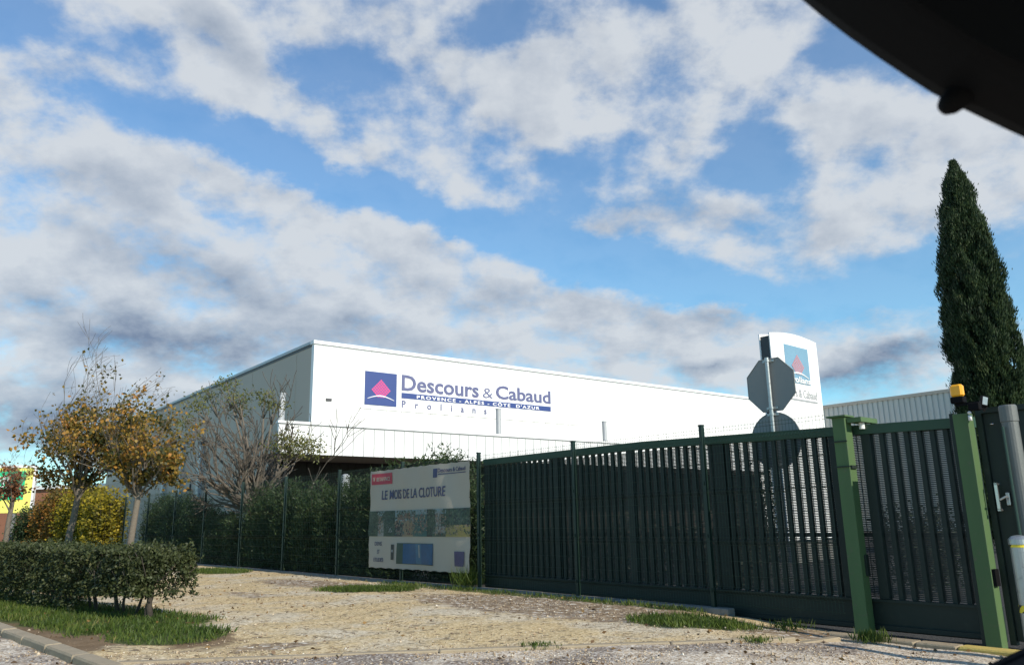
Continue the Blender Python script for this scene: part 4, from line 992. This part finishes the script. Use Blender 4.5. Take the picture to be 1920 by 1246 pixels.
def autumn_tree(loc, th, tr, limbs, spread, top, seed, label, nleaf, zmax, mat, bias=0.0, lean=(0, 0), low=.0, size=.12, tuft=None):
    r = root('autumn_tree', loc, label, 'tree', 'autumn street trees on the verge')
    mb, tips = branch_tree(loc, th, tr, limbs, spread, top, seed, lean=lean, bias=bias)
    obj('trunk', mb, M['bark'], r, smooth=True)
    P = np.array([t[0][:] for t in tips]); rs = np.random.default_rng(seed)
    zrel = (P[:, 2]-P[:, 2].min())/(P[:, 2].max()-P[:, 2].min())
    wgt = np.clip(1.15-zrel/zmax, .03, 1)**1.5*(.35+.65*(np.sin(P[:, 0]*3.1+seed)*np.sin(P[:, 2]*3.7)+np.sin(P[:, 1]*4) > -.4))
    wgt = wgt*rs.exponential(1, len(P)//4+1).repeat(4)[:len(P)]**2.4; wgt /= wgt.sum(); i = rs.choice(len(P), nleaf, p=wgt)
    C = P[i]+rs.normal(size=(nleaf, 3))*.09*top
    C = np.concatenate([C, np.array(tuft)+rs.normal(size=(260, 3))*np.array([.22, .2, .10])]); nleaf = len(C); dr = np.tile(np.array([0, 0, -.6]), (nleaf, 1))
    link('crown', leaves_mesh('crown', C, size, size*.8, mat, dirs=dr, jit=.8, origin=ROOTLOC[r]), r)
    return r
autumn_tree((-9.55, 20.0, 0), 2.35, .082, 11, (.15, 1.1), 1.08, 11, 'nearest autumn tree with an orange tuft below its crown, next to the warehouse side', 3700, 1.0, L_maple, bias=.12, lean=(.20, 0), size=.10, tuft=(-9.36, 20.0, 2.55))
autumn_tree((-12.2, 22.0, 0), 2.4, .092, 14, (.05, .85), 1.5, 23, 'tallest autumn tree with bare upper twigs and golden leaves', 6400, .74, L_maple, bias=.42, lean=(.27, 0), size=.105, tuft=(-11.9, 22.0, 2.6))
autumn_tree((-17.0, 27.0, 0), 2.2, .085, 8, (.1, .6), .62, 31, 'smallest autumn tree with rusty leaves in front of the shop sign', 650, 1.1, L_red, lean=(.15, 0), size=.10, tuft=(-17.0, 27.0, 2.6))

def pruned_tree():
    loc = (-8.95, 27.6, 0)
    r = root('pruned_tree', loc, 'bare spreading tree with fanned grey branches and a few green tufts beyond the fence', 'tree')
    mb, tips = branch_tree(loc, 1.9, .19, 20, (.2, 1.36), 1.32, 5, levels=3, twig=.012, len0=1.35, up=.26, kids=(3, 4), limb_r=.45)
    obj('trunk', mb, M['palebark'], r, smooth=True)
    P = np.array([t[0][:] for t in tips if t[2] >= 1]); rs = np.random.default_rng(3)
    cl = np.array([(-10.1, 27.4, 6.1), (-10.8, 27.6, 5.75), (-9.6, 27.3, 5.6), (-9.8, 27.8, 5.35), (-8.65, 27.2, 5.6), (-8.4, 27.5, 5.35), (-11.0, 27.4, 5.35), (-11.3, 27.2, 4.8)])
    low = np.array([(-7.9, 27.0, 3.85), (-7.5, 27.0, 3.75), (-7.0, 26.9, 3.9), (-7.7, 27.0, 4.15), (-6.85, 26.9, 3.7)])
    lb = MB()
    for q in cl:
        h_ = np.array([-8.85, 27.55, 2.3]); m_ = h_*.5+q*.5+np.array([.05, 0, -.15]); lb.tube([tuple(h_), tuple(m_), tuple(q+np.array([0, 0, .1]))], [.06, .045, .018], 6)
        for k in range(5): lb.tube([tuple(m_*.4+q*.6), tuple(q+rs.normal(size=3)*.3)], [.02, .008], 4)
    for q in low: lb.tube([(-8.7, 27.4, 2.2), (-8.1, 27.1, 2.9), tuple(q)], [.05, .03, .01], 5)
    obj('low_branch', lb, M['palebark'], r, smooth=True)
    C = np.concatenate([c+rs.normal(size=(170, 3))*np.array([.24, .24, .15]) for c in cl]+[c+rs.normal(size=(230, 3))*np.array([.26, .26, .18]) for c in low])
    link('crown', leaves_mesh('crown', C, .12, .05, L_tuft, origin=ROOTLOC[r]), r)
pruned_tree()

def cypress(name, loc, h, prof, n_plumes, label, seed, leaf_n=420):
    rs = np.random.default_rng(seed); r = root(name, loc, label, 'tree', 'columnar cypresses beyond the gate')
    obj('trunk', MB().tube([(loc[0], loc[1], -.1), (loc[0], loc[1], h*.5), (loc[0], loc[1], h*.93)], [.17, .09, .015], 8), M['darkbark'], r)
    P = []; D = []
    for k in range(n_plumes):
        t0 = rs.uniform(0, .96)**.9; th = rs.uniform(0, 6.283); ln = min(rs.uniform(.9, 1.9)*(h/10)*(1-.45*t0), (1-t0)*h+.25)
        n = leaf_n; u = rs.uniform(0, 1, n)
        tt = np.clip(t0+u*ln/h, 0, 1); rad = np.interp(tt, [p[0] for p in prof], [p[1] for p in prof])
        k_r = (.70+.30*np.sin(np.pi*np.clip(u*.8+.12, 0, 1)))*(rs.uniform(.84, 1.05) if k % 6 else rs.uniform(1.05, 1.22))
        thh = th+.25*np.sin(u*3+k)
        wdt = .16*(1-.60*u)
        X = loc[0]+np.cos(thh)*rad*k_r+rs.normal(size=n)*wdt*.55; Y = loc[1]+np.sin(thh)*rad*k_r+rs.normal(size=n)*wdt*.55
        Z = loc[2]+.1+(h-.1)*t0+u*ln+rs.normal(size=n)*.04
        P.append(np.stack([X, Y, Z], -1)); D.append(np.stack([np.cos(thh)*.35, np.sin(thh)*.35, np.full(n, 1.0)], -1))
    n = int(7000*h); t = rs.uniform(.02, .97, n); rad = np.interp(t, [p[0] for p in prof], [p[1] for p in prof]); th = rs.uniform(0, 6.283, n); k_ = .68*np.sqrt(rs.uniform(.3, 1, n))
    P.append(np.stack([loc[0]+np.cos(th)*rad*k_, loc[1]+np.sin(th)*rad*k_, loc[2]+.1+(h-.2)*t], -1)); D.append(np.stack([np.cos(th)*.3, np.sin(th)*.3, np.ones(n)], -1))
    link('crown', leaves_mesh('crown', np.concatenate(P), .13, .034, L_cyp, dirs=np.concatenate(D), jit=.24, origin=ROOTLOC[r]), r)
cypress('cypress', (15.85, 26.1, 0), 13.1, [(0, .65), (.15, .88), (.35, .98), (.55, .96), (.70, .83), (.82, .63), (.91, .42), (.97, .22), (1.0, .04)], 430, 'tall dark cypress rising behind the orange lamp', 41, 470)
cypress('cypress', (17.9, 27.2, 0), 6.6, [(0, .5), (.3, .7), (.6, .62), (.85, .35), (1, .02)], 80, 'short cypress leaning against the tall one at the edge of the picture', 42, 300)

# ------------------------------------------------------------------ grass and weeds
def grass():
    N = 420000; x = rng.uniform(-13, 4.2, N); y = rng.uniform(8.2, 26, N)
    bed, gp, strip, far = grass_mask(x, y); s, o = fence_ab(x, y)
    nz = .5+.5*np.sin(x*3.1+np.sin(y*2.3)*2)*np.sin(y*2.9+np.sin(x*1.9)*2)
    nz2 = .5+.5*np.sin(x*11+np.sin(y*9)*2)*np.sin(y*10+np.sin(x*7)*2)
    pr = np.clip(np.maximum.reduce([bed*1.1-.15, gp*1.3-.1, strip*.55, far*.5])*(.35+.65*nz)*(.5+.5*nz2)*1.35-.12, 0, 1)
    road = ((x+4.4)*.724+(y-8.3)*.69 < .45) & (x < -3.6)
    k = (rng.uniform(size=N) < pr) & ~road & (o < -.16); x, y = x[k], y[k]; pr = pr[k]
    if len(x) > 90000: x, y, pr = x[:90000], y[:90000], pr[:90000]
    N = 90000; x2 = rng.uniform(-5, 3.6, N); y2 = rng.uniform(9, 18, N); b2, g2, s2, f2 = grass_mask(x2, y2); s_, o2 = fence_ab(x2, y2)
    lob = .5+.5*np.sin(x2*7+np.sin(y2*5)*2)*np.sin(y2*8+np.sin(x2*6)*2)
    k2 = (rng.uniform(size=N) < np.clip(g2*1.4-.2, 0, 1)*(.4+.6*lob)) & (o2 < -.16); x = np.concatenate([x, x2[k2]]); y = np.concatenate([y, y2[k2]])
    # broad leaved weeds between the blades
    n = len(x); C = np.stack([x, y, ground_z(x, y)-.005], -1)
    D = np.stack([rng.normal(size=n)*.45, rng.normal(size=n)*.45, np.ones(n)], -1)
    me = leaves_mesh('grass', C, .092, .015, L_grass, dirs=D, jit=.3)
    o_ = bpy.data.objects.new('grass', me); COL.objects.link(o_); tag(o_, 'short green grass and weeds growing under the hedge and in patches on the gravel', 'grass', kind='stuff')
grass()
def litter():
    n = 2600; x = rng.uniform(-9, 5, n*3); y = 7.5+rng.uniform(0, 1, n*3)**1.4*15; s, o = fence_ab(x, y); ha, hb = hedge_ab(x, y)
    pr = .12+.5*np.exp(-np.abs(o+.35)/.5)+.6*np.exp(-np.abs(hb-.5)/1.6)*(ha > -1.5)+.35*np.exp(-poly_sd(x, y, EDGE)/.18)
    k = (rng.uniform(size=n*3) < pr*.55) & (o < -.15); x, y = x[k], y[k]; m = len(x)
    D = np.stack([rng.normal(size=m), rng.normal(size=m), rng.normal(size=m)*.12], -1)
    me = leaves_mesh('fallen_leaves', np.stack([x, y, ground_z(x, y)+.018], -1), .055, .035, L_litter, dirs=D, jit=.05)
    o_ = bpy.data.objects.new('fallen_leaves', me); COL.objects.link(o_); tag(o_, 'small brown fallen leaves littering the gravel, grass and kerb edges', 'leaves', kind='stuff')
L_litter = leaf_mat('litter_leaf', [(0, (.05, .03, .018)), (.5, (.14, .08, .035)), (1, (.33, .20, .07))], 1.0, .1, .8)
litter()
def weed(x, y, h, n, label, w=.12, grp='weeds at the foot of the fence and gate'):
    z = float(ground_z(x, y)); r = root('weed', (x, y, z), label, 'weed', grp); rs = rng
    C = np.stack([x+rs.normal(size=n)*w, y+rs.normal(size=n)*w, z+rs.uniform(0, .3, n)*h], -1); D = np.stack([rs.normal(size=n)*.4, rs.normal(size=n)*.4, np.ones(n)], -1)
    link('foliage', leaves_mesh('foliage', C, h*.75, .012, L_grass, dirs=D, jit=.2, origin=ROOTLOC[r]), r)
weed(-.95, 16.3, .45, 420, 'tall dry weed tuft under the right edge of the banner')
weed(4.05, 9.62, .16, 320, 'low weed clump on the kerb right of the green guide post', .10)
weed(3.35, 10.35, .15, 160, 'small weed clump left of the green guide post', .12)
weed(.2, 8.78, .07, 140, 'tiny weed tuft in the middle of the stone edging', .09)
weed(2.55, 8.98, .08, 140, 'tiny weed tuft on the stone edging below the grass patch', .09)

# odd things on the yard side
def yard_things():
    r = root('pipe_bollard', FEN(13.6, 1.4, 0), 'thick white capped pipe standing among the oleanders beyond the fence', 'post')
    x, y, _ = FEN(13.6, 1.4, 0)
    obj('tube', MB().tube([(x, y, 0), (x, y, 2.62)], .12, 16), M['grey'], r); obj('cap', MB().ball((x, y, 2.62), (.12, .12, .08)), M['grey'], r, smooth=True)
yard_things()
